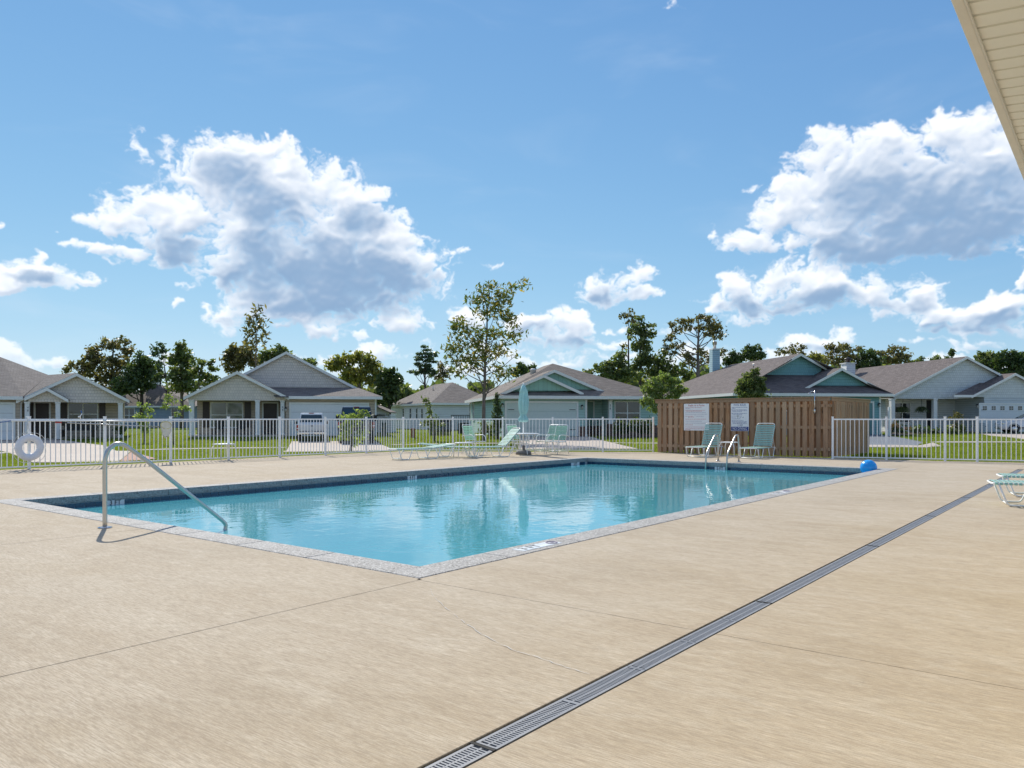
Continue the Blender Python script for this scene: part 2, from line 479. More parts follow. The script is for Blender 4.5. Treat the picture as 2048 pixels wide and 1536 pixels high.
# deck concrete: broomed across, cloudy stains
def deck_mat():
    m = Mat('broomed_concrete'); v = m.co('Object')
    streak = m.noise(m.co('Object', (26, .8, 1)), 1.0, 6, .65, .3)
    fine = m.noise(m.co('Object', (150, 9, 1)), 1.0, 3, .6)
    cloud = m.noise(v, .55, 6, .6, .4)
    band = m.noise(m.co('Object', (2.4, .28, 1)), 1.0, 4, .55, .5)
    grit = m.noise(v, 150, 2, .8)
    c = m.ramp(cloud, [(.30, (.375, .315, .245)), (.5, (.455, .385, .305)), (.72, (.51, .45, .375))])
    c = m.mix(m.mr(band, .35, .7, 0, .55), c, (.535, .475, .40))
    c = m.mix(m.mr(streak, .50, .72, 0, .42), c, (.33, .262, .20))
    c = m.mix(m.mr(streak, .30, .46, .35, 0), c, (.57, .52, .45))
    # the side towards the pavilion is yellower, the pool's head end pinker
    sx = m.n('ShaderNodeSeparateXYZ'); m.l(v, sx.inputs[0])
    side = m.math('MULTIPLY', m.mr(m.math('ADD', sx.outputs[1], m.math('MULTIPLY', m.math('SUBTRACT', cloud, .5), 3.0)), 3.2, .2), .75)
    c = m.mix(side, c, m.mix(1.0, c, (1.02, .96, .85), 'MULTIPLY'))
    mot = m.noise(m.co('Object', (5.5, 2.2, 1)), 1.0, 7, .68, .8)
    c = m.mix(m.mr(mot, .48, .70, 0, .5), c, (.60, .545, .47))
    c = m.mix(m.mr(mot, .30, .48, .28, 0), c, (.34, .285, .225))
    sc = m.noise(m.co('Object', (60, 3.0, 1)), 1.0, 3, .6, .4)
    c = m.mix(m.mr(sc, .66, .80, 0, .5), c, (.66, .61, .54))
    st = m.noise(m.co('Object', (.9, .22, 1)), 1.0, 5, .6, .6)
    c = m.mix(m.math('MULTIPLY', m.mr(st, .56, .72), .28), c, (.37, .285, .165))
    c = m.mix(m.mr(fine, .38, .62, 0, .60), c, (.27, .22, .17))
    c = m.mix(m.mr(grit, .5, .68, 0, .35), c, (.24, .20, .16))
    gr2 = m.noise(m.co('Object', (1.5, .22, 1)), 95, 3, .75)
    c = m.mix(m.mr(gr2, .50, .70, 0, .24), c, (.26, .21, .165))
    c = m.mix(m.mr(gr2, .34, .50, .20, 0), c, (.68, .62, .54))
    blot = m.noise(v, 9, 3, .5)
    c = m.mix(m.mr(blot, .68, .76, 0, .35), c, (.26, .22, .19))
    c = m.mix(1.0, c, (1.09, 1.07, 1.0), 'MULTIPLY')
    m.set(Base_Color=c, Roughness=.88, Specular_IOR_Level=.15)
    h = m.math('ADD', m.math('MULTIPLY', fine, .6), m.math('MULTIPLY', grit, .5))
    m.bump(h, .6, .003)
    return m.m
def coping_mat():
    m = Mat('exposed_aggregate'); v = m.co('Object')
    vo = m.n('ShaderNodeTexVoronoi'); vo.inputs['Scale'].default_value = 95; m.l(v, vo.inputs['Vector'])
    big = m.n('ShaderNodeTexVoronoi'); big.inputs['Scale'].default_value = 38; m.l(v, big.inputs['Vector'])
    c = m.ramp(vo.outputs['Color'], [(.1, (.11, .105, .10)), (.45, (.30, .29, .275)), (.7, (.42, .41, .395)), (.95, (.70, .69, .67))])
    bs = m.n('ShaderNodeSeparateColor'); m.l(big.outputs['Color'], bs.inputs[0])
    c = m.mix(m.mr(bs.outputs[0], .75, .95, 0, .4), c, (.62, .61, .59))
    n = m.noise(v, 2.2, 5, .6)
    c = m.mix(m.mr(n, .35, .7, 0, .45), c, (.43, .42, .405))
    m.set(Base_Color=c, Roughness=.8, Specular_IOR_Level=.3)
    m.bump(vo.outputs['Distance'], .7, .004)
    return m.m
def tile_mat():
    m = Mat('glazed_blue_tile'); v = m.co('Object')
    n = m.noise(v, 22, 5, .65, .5)
    c = m.ramp(n, [(.25, (.016, .045, .085)), (.5, (.032, .090, .155)), (.8, (.08, .18, .25))])
    c = m.mix(m.mr(m.rnd(), 0, 1, 0, .5), c, (.008, .03, .075))
    m.set(Base_Color=c, Roughness=.12)
    m.bump(n, .15, .004)
    return m.m
def plaster_mat():
    m = Mat('pool_plaster'); v = m.co('Object')
    n = m.noise(v, 1.5, 6, .6); k = m.noise(v, 60, 2, .6)
    c = m.ramp(n, [(.3, (.36, .55, .60)), (.7, (.46, .66, .70))])
    c = m.mix(m.mr(k, .5, .8, 0, .2), c, (.25, .4, .45))
    m.set(Base_Color=c, Roughness=.75)
    return m.m
def water_mat():
    m = Mat('pool_water'); v = m.co('Object')
    fr = m.n('ShaderNodeFresnel'); fr.inputs['IOR'].default_value = 1.333
    gl = m.n('ShaderNodeBsdfGlossy'); gl.inputs['Roughness'].default_value = .012; gl.inputs['Color'].default_value = (.97, .98, 1, 1)
    tr = m.n('ShaderNodeBsdfTransparent'); tr.inputs['Color'].default_value = (.55, .86, .93, 1)
    # diffuse turquoise stands in for sunlight returned from the floor through refracting water
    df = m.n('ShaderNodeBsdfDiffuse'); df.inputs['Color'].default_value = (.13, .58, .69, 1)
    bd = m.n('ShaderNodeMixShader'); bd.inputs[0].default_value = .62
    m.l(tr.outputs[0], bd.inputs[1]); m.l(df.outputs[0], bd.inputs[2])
    mx = m.n('ShaderNodeMixShader')
    a = m.noise(m.co('Object', (1, 1.0, 1)), 1.3, 3, .5, .4)
    b = m.noise(m.co('Object', (1, 1.0, 1), .6), 4.5, 3, .5, .6)
    d = m.noise(v, 17, 2, .5, .3)
    calm = m.mr(m.noise(v, .5, 2, .5), .38, .66, .25, 1.0)
    h = m.math('ADD', m.math('ADD', m.math('MULTIPLY', a, 1.0), m.math('MULTIPLY', b, .42)), m.math('MULTIPLY', m.math('MULTIPLY', d, calm), .06))
    bu = m.n('ShaderNodeBump'); bu.inputs['Strength'].default_value = 1.0; bu.inputs['Distance'].default_value = .0048
    m.l(h, bu.inputs['Height'])
    m.l(bu.outputs[0], fr.inputs['Normal']); m.l(bu.outputs[0], gl.inputs['Normal'])
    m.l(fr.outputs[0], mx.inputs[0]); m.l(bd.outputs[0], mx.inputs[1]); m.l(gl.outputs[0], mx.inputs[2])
    m.l(mx.outputs[0], m.out.inputs[0])
    return m.m
def lawn_mat():
    m = Mat('lawn'); v = m.co('Object')
    n = m.noise(v, .35, 6, .62, .3); k = m.noise(v, 26, 4, .7); p = m.noise(v, 3.5, 4, .6)
    c = m.ramp(n, [(.28, (.11, .155, .022)), (.5, (.165, .215, .032)), (.72, (.23, .25, .055))])
    c = m.mix(m.mr(k, .35, .65, 0, .6), c, (.07, .12, .014))
    c = m.mix(m.mr(p, .58, .75, 0, .55), c, (.27, .25, .09))
    d = m.n('ShaderNodeBsdfDiffuse'); t = m.n('ShaderNodeBsdfTranslucent')
    m.set(Base_Color=c, Roughness=.9, Specular_IOR_Level=.02)
    m.bump(m.math('ADD', k, m.math('MULTIPLY', p, .6)), .9, .05)
    return m.m
def leaf_mat(name, c1, c2, c3, trans=.35, spec=.3, rough=.45):
    m = Mat(name)
    r = m.n('ShaderNodeNewGeometry').outputs['Random Per Island']
    c = m.ramp(r, [(0, c1), (.5, c2), (.92, c3), (1, tuple(min(1, x * 1.4) for x in c3))])
    n = m.noise(m.co('Object'), .8, 3, .5)
    c = m.mix(m.mr(n, .35, .7, .0, .5), c, tuple(x * .6 for x in c1))
    m.set(Base_Color=c, Roughness=rough, Specular_IOR_Level=spec)
    t = m.n('ShaderNodeBsdfTranslucent'); m.l(m.mix(1.0, c, (1.5, 1.6, .7), 'MULTIPLY'), t.inputs['Color'])
    mx = m.n('ShaderNodeMixShader'); mx.inputs[0].default_value = trans
    m.l(m.b.outputs[0], mx.inputs[1]); m.l(t.outputs[0], mx.inputs[2]); m.l(mx.outputs[0], m.out.inputs[0])
    return m.m
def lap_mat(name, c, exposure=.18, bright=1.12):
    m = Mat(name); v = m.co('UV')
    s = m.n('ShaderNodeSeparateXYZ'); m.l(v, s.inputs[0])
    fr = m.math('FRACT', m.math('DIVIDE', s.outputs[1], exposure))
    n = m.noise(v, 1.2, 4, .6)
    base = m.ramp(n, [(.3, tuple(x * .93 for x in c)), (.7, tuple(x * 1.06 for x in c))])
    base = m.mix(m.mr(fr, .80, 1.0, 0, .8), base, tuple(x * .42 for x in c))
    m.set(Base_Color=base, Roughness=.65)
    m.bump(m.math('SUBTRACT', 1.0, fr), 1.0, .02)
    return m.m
def shake_mat(name, c, w=.16, h=.19):
    m = Mat(name); v = m.co('UV')
    b = m.n('ShaderNodeTexBrick', offset=.5, offset_frequency=2)
    b.inputs['Scale'].default_value = 1; b.inputs['Brick Width'].default_value = w; b.inputs['Row Height'].default_value = h
    b.inputs['Mortar Size'].default_value = .006; b.inputs['Mortar Smooth'].default_value = .2; b.inputs['Bias'].default_value = 0
    b.inputs['Color1'].default_value = (*tuple(x * .94 for x in c), 1); b.inputs['Color2'].default_value = (*tuple(x * 1.05 for x in c), 1)
    b.inputs['Mortar'].default_value = (*tuple(x * .55 for x in c), 1)
    m.l(v, b.inputs['Vector'])
    m.set(Base_Color=b.outputs['Color'], Roughness=.7)
    m.bump(m.math('SUBTRACT', 1.0, b.outputs['Fac']), .8, .015)
    return m.m
def roof_mat(name, c):
    m = Mat(name); v = m.co('UV')
    b = m.n('ShaderNodeTexBrick', offset=.5, offset_frequency=2)
    b.inputs['Scale'].default_value = 1; b.inputs['Brick Width'].default_value = .33; b.inputs['Row Height'].default_value = .145
    b.inputs['Mortar Size'].default_value = .008; b.inputs['Mortar Smooth'].default_value = .3; b.inputs['Bias'].default_value = -.1
    b.inputs['Color1'].default_value = (*tuple(x * .72 for x in c), 1); b.inputs['Color2'].default_value = (*tuple(x * 1.25 for x in c), 1)
    b.inputs['Mortar'].default_value = (*tuple(x * .42 for x in c), 1)
    m.l(v, b.inputs['Vector'])
    n = m.noise(v, .7, 5, .65); g = m.noise(v, 45, 3, .7)
    cc = m.mix(m.mr(n, .3, .7, 0, .35), b.outputs['Color'], tuple(x * 1.15 for x in c))
    cc = m.mix(m.mr(g, .4, .75, 0, .4), cc, tuple(x * .6 for x in c))
    m.set(Base_Color=cc, Roughness=.9, Specular_IOR_Level=.2)
    m.bump(m.math('ADD', m.math('SUBTRACT', 1.0, b.outputs['Fac']), m.math('MULTIPLY', g, .5)), .8, .012)
    return m.m
def brick_mat(name, c):
    m = Mat(name); v = m.co('UV')
    b = m.n('ShaderNodeTexBrick')
    b.inputs['Scale'].default_value = 1; b.inputs['Brick Width'].default_value = .21; b.inputs['Row Height'].default_value = .075
    b.inputs['Mortar Size'].default_value = .008; b.inputs['Bias'].default_value = 0
    b.inputs['Color1'].default_value = (*tuple(x * .5 for x in c), 1); b.inputs['Color2'].default_value = (*tuple(x * 1.3 for x in c), 1)
    b.inputs['Mortar'].default_value = (.22, .20, .18, 1)
    m.l(v, b.inputs['Vector'])
    m.set(Base_Color=b.outputs['Color'], Roughness=.85); m.bump(m.math('SUBTRACT', 1.0, b.outputs['Fac']), .6, .01)
    return m.m
def wood_mat():
    m = Mat('weathered_pine'); 
    r = m.rnd()
    v = m.n('ShaderNodeTexCoord').outputs['Object']
    off = m.n('ShaderNodeVectorMath', operation='ADD'); m.l(v, off.inputs[0])
    cx = m.n('ShaderNodeCombineXYZ'); m.l(m.math('MULTIPLY', r, 37.0), cx.inputs[0]); m.l(m.math('MULTIPLY', r, 91.0), cx.inputs[1]); m.l(m.math('MULTIPLY', r, 53.0), cx.inputs[2])
    m.l(cx.outputs[0], off.inputs[1])
    mp = m.n('ShaderNodeMapping'); mp.inputs['Scale'].default_value = (14, 14, 1.1); m.l(off.outputs[0], mp.inputs[0])
    g = m.noise(mp.outputs[0], 1.6, 6, .65, 1.2)
    lo = m.noise(off.outputs[0], 1.3, 4, .6)
    kn = m.n('ShaderNodeTexVoronoi'); kn.inputs['Scale'].default_value = 1.0
    mp2 = m.n('ShaderNodeMapping'); mp2.inputs['Scale'].default_value = (7, 7, 1.9); m.l(off.outputs[0], mp2.inputs[0]); m.l(mp2.outputs[0], kn.inputs['Vector'])
    c = m.ramp(g, [(.25, (.15, .075, .042)), (.45, (.33, .185, .10)), (.6, (.45, .28, .165)), (.8, (.56, .38, .245))])
    c = m.mix(m.mr(lo, .35, .68, 0, .6), c, (.33, .26, .21))
    c = m.mix(m.mr(r, 0, 1, 0, .8), c, (.46, .36, .27))
    c = m.mix(m.mr(kn.outputs['Distance'], .0, .16, .85, 0), c, (.04, .022, .014))
    c = m.mix(1.0, c, (1.13, 1.02, .88), 'MULTIPLY')
    c = m.mix(m.mr(m.math('FRACT', m.math('MULTIPLY', r, 7.31)), .55, 1.0, 0, .55), c, (.15, .095, .06))
    m.set(Base_Color=c, Roughness=.8, Specular_IOR_Level=.25)
    m.bump(g, .5, .006)
    return m.m
def bark_mat(name, c):
    m = Mat(name); v = m.co('Object', (1, 1, .25))
    n = m.noise(v, 14, 6, .7, .5)
    m.set(Base_Color=m.ramp(n, [(.3, tuple(x * .5 for x in c)), (.7, tuple(x * 1.3 for x in c))]), Roughness=.9)
    m.bump(n, .8, .02); return m.m
def glass_mat(name, tintc=(.02, .028, .032)):
    m = Mat(name); v = m.co('Object')
    n = m.noise(v, .7, 3, .5)
    m.set(Base_Color=m.ramp(n, [(.35, tintc), (.75, tuple(x * 2.6 for x in tintc))]), Roughness=.06, Specular_IOR_Level=.8)
    m.bump(n, .25, .02); return m.m
def strap_mat():
    m = Mat('vinyl_strap'); v = m.co('Object')
    n = m.noise(v, 14, 4, .6)
    c = m.ramp(n, [(.3, (.27, .53, .49)), (.7, (.38, .64, .59))])
    c = m.mix(m.mr(m.rnd(), 0, 1, 0, .35), c, (.42, .62, .56))
    m.set(Base_Color=c, Roughness=.45, Specular_IOR_Level=.4)
    t = m.n('ShaderNodeBsdfTranslucent'); m.l(m.mix(1.0, c, (1, 1, .8), 'MULTIPLY'), t.inputs['Color'])
    mx = m.n('ShaderNodeMixShader'); mx.inputs[0].default_value = .22
    m.l(m.b.outputs[0], mx.inputs[1]); m.l(t.outputs[0], mx.inputs[2]); m.l(mx.outputs[0], m.out.inputs[0])
    return m.m

K = {}
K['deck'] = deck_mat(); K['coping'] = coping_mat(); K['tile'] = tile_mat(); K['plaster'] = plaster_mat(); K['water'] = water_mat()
K['lawn'] = lawn_mat(); K['wood'] = wood_mat(); K['strap'] = strap_mat()
K['white'] = simple('white_powder_coat', (.90, .895, .885), .42, var=.07, scale=3)
K['furn'] = simple('white_tube', (.86, .86, .84), .35, var=.05)
K['steel'] = simple('brushed_steel', (.56, .54, .50), .36, 1.0, .08, 40)
K['trim'] = simple('white_trim', (.80, .80, .78), .55, var=.05)
K['cream'] = simple('cream_trim', (.68, .65, .57), .55, var=.05)
K['grout'] = simple('grout', (.42, .46, .48), .8)
K['tilewhite'] = simple('white_tile', (.86, .87, .86), .2)
K['black'] = simple('black_paint', (.012, .012, .013), .5)
K['walk'] = simple('pale_concrete', (.46, .41, .35), .9, var=.14, scale=1.3, bump=.3, bscale=50)
K['drive'] = simple('driveway_concrete', (.47, .40, .34), .9, var=.14, scale=.8, bump=.3, bscale=50)
K['drive_dark'] = simple('dark_driveway', (.165, .18, .205), .85, var=.12, scale=1.5, bump=.3, bscale=50)  # driveway tone, darker and bluer than the other driveways
K['pave'] = simple('red_pavers', (.34, .17, .12), .85, var=.3, scale=9, bump=.4)
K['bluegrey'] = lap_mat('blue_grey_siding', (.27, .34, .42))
K['grate'] = simple('grate_plastic', (.25, .26, .285), .5, var=.06)
K['gap'] = simple('dark_channel', (.02, .02, .02), .9)
K['rubber'] = simple('rubber', (.02, .02, .02), .8)
K['seal'] = simple('crack_sealant', (.56, .55, .53), .8)
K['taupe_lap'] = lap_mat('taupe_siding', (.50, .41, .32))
K['taupe_shake'] = shake_mat('taupe_shakes', (.80, .71, .63))
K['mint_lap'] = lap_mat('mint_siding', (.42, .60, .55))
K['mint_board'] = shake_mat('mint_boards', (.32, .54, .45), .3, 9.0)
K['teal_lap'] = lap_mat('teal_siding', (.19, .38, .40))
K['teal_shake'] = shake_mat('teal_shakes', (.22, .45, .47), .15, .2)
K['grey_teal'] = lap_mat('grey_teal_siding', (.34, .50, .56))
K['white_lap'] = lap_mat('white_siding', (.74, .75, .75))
K['white_shake'] = shake_mat('white_shakes', (.70, .73, .74), .17, .2)
K['grey_lap'] = lap_mat('grey_siding', (.58, .62, .64))
K['roof'] = roof_mat('grey_shingles', (.19, .172, .165))
K['roof_tan'] = roof_mat('tan_shingles', (.215, .185, .165))
K['roof_dark'] = roof_mat('charcoal_shingles', (.165, .14, .135))
K['brickred'] = brick_mat('brown_brick', (.17, .085, .06))
K['pane'] = glass_mat('window_pane'); K['pane2'] = glass_mat('curtained_pane', (.10, .115, .10))
K['door'] = simple('dark_brown_paint', (.030, .017, .014), .4)
K['mintdoor'] = simple('green_door', (.20, .33, .28), .4)
K['garage'] = simple('garage_white', (.76, .78, .80), .45, var=.04)
K['garagemint'] = simple('garage_mint', (.60, .68, .64), .45, var=.04)
K['garageteal'] = simple('garage_teal', (.11, .24, .25), .45, var=.04)
K['lamp'] = simple('lamp_glass', (.5, .48, .42), .2)
K['bark'] = bark_mat('grey_bark', (.17, .14, .12)); K['barkdark'] = bark_mat('dark_bark', (.075, .06, .05))
K['leaf_mag'] = leaf_mat('magnolia_leaves', (0.095, 0.135, 0.041), (0.162, 0.203, 0.054), (0.365, 0.270, 0.081), 0.38)
K['leaf_dark'] = leaf_mat('dark_leaves', (0.046, 0.078, 0.034), (0.085, 0.130, 0.055), (0.156, 0.195, 0.078), 0.35)
K['leaf_mid'] = leaf_mat('mid_green_leaves', (0.085, 0.124, 0.052), (0.150, 0.195, 0.075), (0.260, 0.273, 0.117), 0.42)
K['leaf_yel'] = leaf_mat('yellowing_leaves', (0.150, 0.175, 0.056), (0.263, 0.269, 0.081), (0.425, 0.375, 0.125), 0.45)
K['leaf_pine'] = leaf_mat('pine_needles', (0.058, 0.098, 0.052), (0.098, 0.150, 0.075), (0.156, 0.195, 0.104), 0.3)
K['leaf_lite'] = leaf_mat('pale_green_leaves', (0.138, 0.196, 0.063), (0.218, 0.282, 0.103), (0.345, 0.402, 0.172), 0.45)
K['leaf_brown'] = leaf_mat('russet_leaves', (0.101, 0.108, 0.054), (0.176, 0.162, 0.078), (0.297, 0.236, 0.121), 0.4)
K['leaf_grass'] = leaf_mat('grass_blades', (.15, .195, .030), (.205, .255, .042), (.29, .30, .08), .5, .15, .6)
K['flower'] = leaf_mat('flower_petals', (.55, .45, .03), (.6, .18, .15), (.7, .6, .5), .3)
K['umb'] = simple('aqua_canvas', (.38, .64, .62), .8, var=.12, scale=6, bump=.25, bscale=30)
K['umbbase'] = simple('cast_base', (.20, .19, .18), .8)
K['ball'] = simple('blue_vinyl', (.006, .33, .82), .22, var=.05, coat=.3)
K['ring'] = simple('ring_foam', (.76, .77, .80), .5, var=.08, bump=.2, bscale=25)
K['rope'] = simple('white_rope', (.7, .7, .68), .9)
K['net'] = simple('net_mesh', (.75, .72, .60), .8)
K['yellow'] = simple('yellow_rim', (.62, .55, .22), .5)
K['red'] = simple('red_plastic', (.45, .03, .02), .4); K['bluep'] = simple('blue_plastic', (.03, .12, .35), .4)
K['paintw'] = simple('white_car_paint', (.72, .73, .74), .2, var=.02, coat=.6)
K['paintd'] = simple('dark_car_paint', (.022, .030, .042), .2, var=.02, coat=.6)
K['cargl'] = glass_mat('car_glass', (.010, .022, .028))
K['tail'] = simple('tail_light', (.42, .012, .01), .2, coat=.5)
K['chrome'] = simple('chrome', (.6, .6, .6), .15, 1.0)
K['signw'] = simple('sign_face', (.88, .87, .86), .4, var=.02)
K['ink_b'] = simple('blue_ink', (.03, .055, .24), .6); K['ink_r'] = simple('red_ink', (.50, .05, .045), .6); K['ink_g'] = simple('grey_ink', (.22, .19, .28), .6)
K['soffit'] = simple('vinyl_soffit', (.72, .70, .60), .5, var=.03); K['fascia'] = simple('fascia_metal', (.64, .60, .51), .5, var=.05)
K['mulch'] = simple('mulch', (.05, .032, .022), .95, var=.4, scale=20, bump=.6)
K['teakbox'] = simple('dark_green_box', (.04, .07, .05), .6)
K['pink'] = simple('pink_paint', (.55, .33, .28), .6)
K['pot'] = simple('terracotta', (.35, .14, .08), .8)

def text_on(s, size, mat, parent, name='lettering', mtx=None, ext=.001, ax='CENTER', space=1.0, sx=1.0):
    c = bpy.data.curves.new(name, 'FONT'); c.body = s; c.size = size; c.extrude = ext
    c.align_x = ax; c.align_y = 'CENTER'; c.space_character = space; c.resolution_u = 2
    c.materials.append(mat)
    tmp = bpy.data.objects.new('tmp', c); col.objects.link(tmp)
    bpy.context.view_layer.update()
    me = bpy.data.meshes.new_from_object(tmp.evaluated_get(bpy.context.evaluated_depsgraph_get()))
    me.name = name; bpy.data.objects.remove(tmp); bpy.data.curves.remove(c)
    if not me.materials: me.materials.append(mat)
    o = bpy.data.objects.new(name, me); col.objects.link(o); o.parent = parent
    M = mtx if mtx is not None else Matrix.Identity(4)
    o.matrix_local = M @ Matrix.Diagonal((sx, 1, 1, 1))
    return o

# ================================================================== pool
PU0, PU1, PV0, PV1 = 4.51, 20.0, 4.51, 12.80     # water's edge
CW = .32                                          # coping width
WZ = -.18
pool = empty('swimming_pool', (0, 0, 0), UA, kind='structure')
b = MB()
def depth(u): return -.62 - (u - PU0) / (PU1 - PU0) * .18
steps = [(0, .32, -.48), (.32, .64, -.76)]
# basin: floor with two steps at the near end and a bench at the far end
zf0, zf1 = depth(PU0), depth(PU1)
xs = [PU0, PU0 + .32, PU0 + .32, PU0 + .64, PU0 + .64, PU1 - .5, PU1 - .5, PU1]
zs = [-.34, -.34, -.48, -.48, zf0, zf1, -.46, -.46]
for i in range(len(xs) - 1):
    b.add([(xs[i], PV0 - .02, zs[i]), (xs[i + 1], PV0 - .02, zs[i + 1]), (xs[i + 1], PV1 + .02, zs[i + 1]), (xs[i], PV1 + .02, zs[i])], [(0, 1, 2, 3)])
for (u0, v0, u1, v1) in ((PU0, PV0, PU1, PV0), (PU1, PV0, PU1, PV1), (PU1, PV1, PU0, PV1), (PU0, PV1, PU0, PV0)):
    b.add([(u0, v0, -2), (u1, v1, -2), (u1, v1, -.26), (u0, v0, -.26)], [(3, 2, 1, 0)])
b.build('basin', K['plaster'], pool)
b = MB()
for u, z in ((PU0 + .32, -.34), (PU0 + .64, -.48), (PU1 - .5, -.46)):
    s = 1 if u < 10 else -1
    b.box(u - .05, u + .006 if s > 0 else u + .05, PV0 + .01, PV1 - .01, z - .05, z + .006)
b.build('step_edging', K['tile'], pool)
b = MB()      # grout bed behind the tiles
t = .012
b.box(PU0 - .05, PU1 + .05, PV1 + .001, PV1 + .05, -.27, -.10); b.box(PU1 + .001, PU1 + .05, PV0, PV1, -.27, -.10)
b.box(PU0 - .05, PU1 + .05, PV0 - .05, PV0 - .001, -.27, -.10); b.box(PU0 - .05, PU0 - .001, PV0, PV1, -.27, -.10)
b.build('grout_bed', K['grout'], pool)
TS = .152
tm = MB().bbox(-.0725, .0725, -.006, .006, -.0725, .0725, .002).mesh('tile', K['tile'])
tmw = MB().bbox(-.0735, .0735, -.006, .006, -.0735, .0735, .002).mesh('tile_white', K['tilewhite'])
marks = {}
def along(px):     # u of a bearing on the left long wall
    k = (px - 1024) / F; return (US * PV1 + k * UC * PV1) / (UC - k * US)
n = int((PU1 - PU0) / TS)
def mark_range(px0, px1): return [i for i in range(n) if along(px0) <= PU0 + (i + .5) * TS <= along(px1)]
w3 = mark_range(212, 248); w4 = mark_range(814, 836); w5 = mark_range(1141, 1160)
for i in range(n):
    wset = i in w3 or i in w4 or i in w5
    inst('tile', tmw if wset else tm, pool, (PU0 + (i + .5) * TS, PV1 - .003, -.183))
def mark_v(px):
    k = (px - 1024) / F; return (UC * PU1 - k * US * PU1) / (US + k * UC)
m = int((PV1 - PV0) / TS)
w5b = []
for i in range(m):
    v = PV1 - (i + .5) * TS
    wset = mark_v(1428) >= v >= mark_v(1450)
    if wset: w5b.append(v)
    inst('tile', tmw if wset else tm, pool, (PU1 - .003, v, -.183), (0, 0, pi / 2))
b = MB()
for i in range(n): b.bbox(PU0 + i * TS + .003, PU0 + (i + 1) * TS - .003, PV0 - .003, PV0 + .009, -.256, -.11, .002)
for i in range(m): b.bbox(PU0 - .003, PU0 + .009, PV0 + i * TS + .003, PV0 + (i + 1) * TS - .003, -.256, -.11, .002)
tag(b.build('tile_row', K['tile'], pool), kind='stuff')
def wall_text(s, u, size):
    M_ = Matrix.Translation((u, PV1 - .012, -.147)) @ Matrix.Rotation(radians(90), 4, 'X')
    text_on(s, size, K['black'], pool, 'depth_lettering', M_, .002)
for w, s in ((w3, '3 FT'), (w4, '4 FT'), (w5, '5 FT')):
    if w: wall_text(s, PU0 + (w[0] + w[-1] + 1) / 2 * TS, .10)
if w5b:
    M_ = Matrix.Translation((PU1 - .012, sum(w5b) / len(w5b), -.147)) @ Matrix.Rotation(radians(-90), 4, 'Z') @ Matrix.Rotation(radians(90), 4, 'X')
    text_on('5 FT', .10, K['black'], pool, 'depth_lettering', M_, .002)
# coping stones, butted, 4 mm joints
def coping_run(p0, p1, inner_dir, n):
    (u0, v0), (u1, v1) = p0, p1
    L = sqrt((u1 - u0) ** 2 + (v1 - v0) ** 2); s = L / n
    me = MB().bbox(-s / 2 + .002, s / 2 - .002, 0, CW + .012, -.10, .004, .008).mesh('coping_stone', K['coping'])
    ang = atan2(v1 - v0, u1 - u0)
    for i in range(n):
        t_ = (i + .5) / n
        inst('coping_stone', me, pool, (u0 + (u1 - u0) * t_, v0 + (v1 - v0) * t_, 0), (0, 0, ang))
a0, a1, c0, c1 = PU0 - CW, PU1 + CW, PV0 - CW, PV1 + CW
coping_run((a0, c0), (a1 - CW, c0), 1, 14)          # right long side
coping_run((a1, c0), (a1, c1 - CW), 1, 8)           # far end
coping_run((a1, c1), (a0 + CW, c1), 1, 14)          # left long side
coping_run((a0, c1), (a0, c0 + CW), 1, 8)           # near end
for px, py, s in ((1075, 1093, '3 FT'), (1563, 986.5, '5 FT')):
    Y = H * F / (py - 836); X = (px - 1024) / F * Y
    u = UC * X + US * Y; v = -US * X + UC * Y
    v = PV0 - CW * .5
    k = (px - 1024) / F; u = (k * UC * v + US * v) / (UC - k * US)
    g = empty('depth_marker', (u, v, .0), 0); g.parent = pool
    b = MB()
    for i in range(4): b.bbox(-.30 + i * .152, -.152 + i * .152, -.0735, .0735, .0, .008, .002)
    b.build('marker_tile', K['tilewhite'], g)
    text_on(s, .15, K['black'], g, 'depth_lettering', Matrix.Translation((-.12, 0, .0085)) @ Matrix.Rotation(pi, 4, 'Z') @ Matrix.Rotation(pi, 4, 'Z'), .0008)
    b = MB()
    ring = [(.23 + .055 * cos(a), .055 * sin(a), .0095) for a in [2 * pi * i / 20 for i in range(20)]]
    b.tube(ring, .006, 5, True); b.box(.19, .27, -.006, .006, .0082, .0102, Matrix.Translation((0, 0, 0)))
    b.build('no_diving_symbol', K['ink_g'], g)

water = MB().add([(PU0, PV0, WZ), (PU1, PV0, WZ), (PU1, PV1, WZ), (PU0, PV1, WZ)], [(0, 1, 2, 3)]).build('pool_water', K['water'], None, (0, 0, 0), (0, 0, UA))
tag(water, kind='structure')

# ================================================================== deck
deck = empty('pool_deck', (0, 0, 0), UA, kind='structure')
J = .0022
DV = (1.80, 1.925)                           # the drain's slot
FU0 = 24.95                                  # far edge of the deck
def slab(poly):
    b = MB()
    c = Vector((sum(p[0] for p in poly) / len(poly), sum(p[1] for p in poly) / len(poly)))
    b.prism([(p[0], p[1], 0) for p in poly], (0, 0, -.14))
    bm = bmesh.new(); vs = [bm.verts.new(p) for p in b.v]
    for f in b.f: bm.faces.new([vs[i] for i in f])
    bmesh.ops.bevel(bm, geom=[e for e in bm.edges if all(abs(v.co.z) < 1e-6 for v in e.verts)], offset=.0025, segments=1, affect='EDGES')
    me = bpy.data.meshes.new('slab'); bm.to_mesh(me); bm.free(); me.materials.append(K['deck'])
    return inst('slab', me, deck)
def rect(u0, u1, v0, v1): slab([(u0 + J, v0 + J), (u1 - J, v0 + J), (u1 - J, v1 - J), (u0 + J, v1 - J)])
J1 = 4.15
rect(-9, J1, -9, DV[0]); rect(-9, J1, DV[1], a0 - .04)
rect(J1, 11.75, -9, DV[0]); rect(J1, 11.75, DV[1], c0)
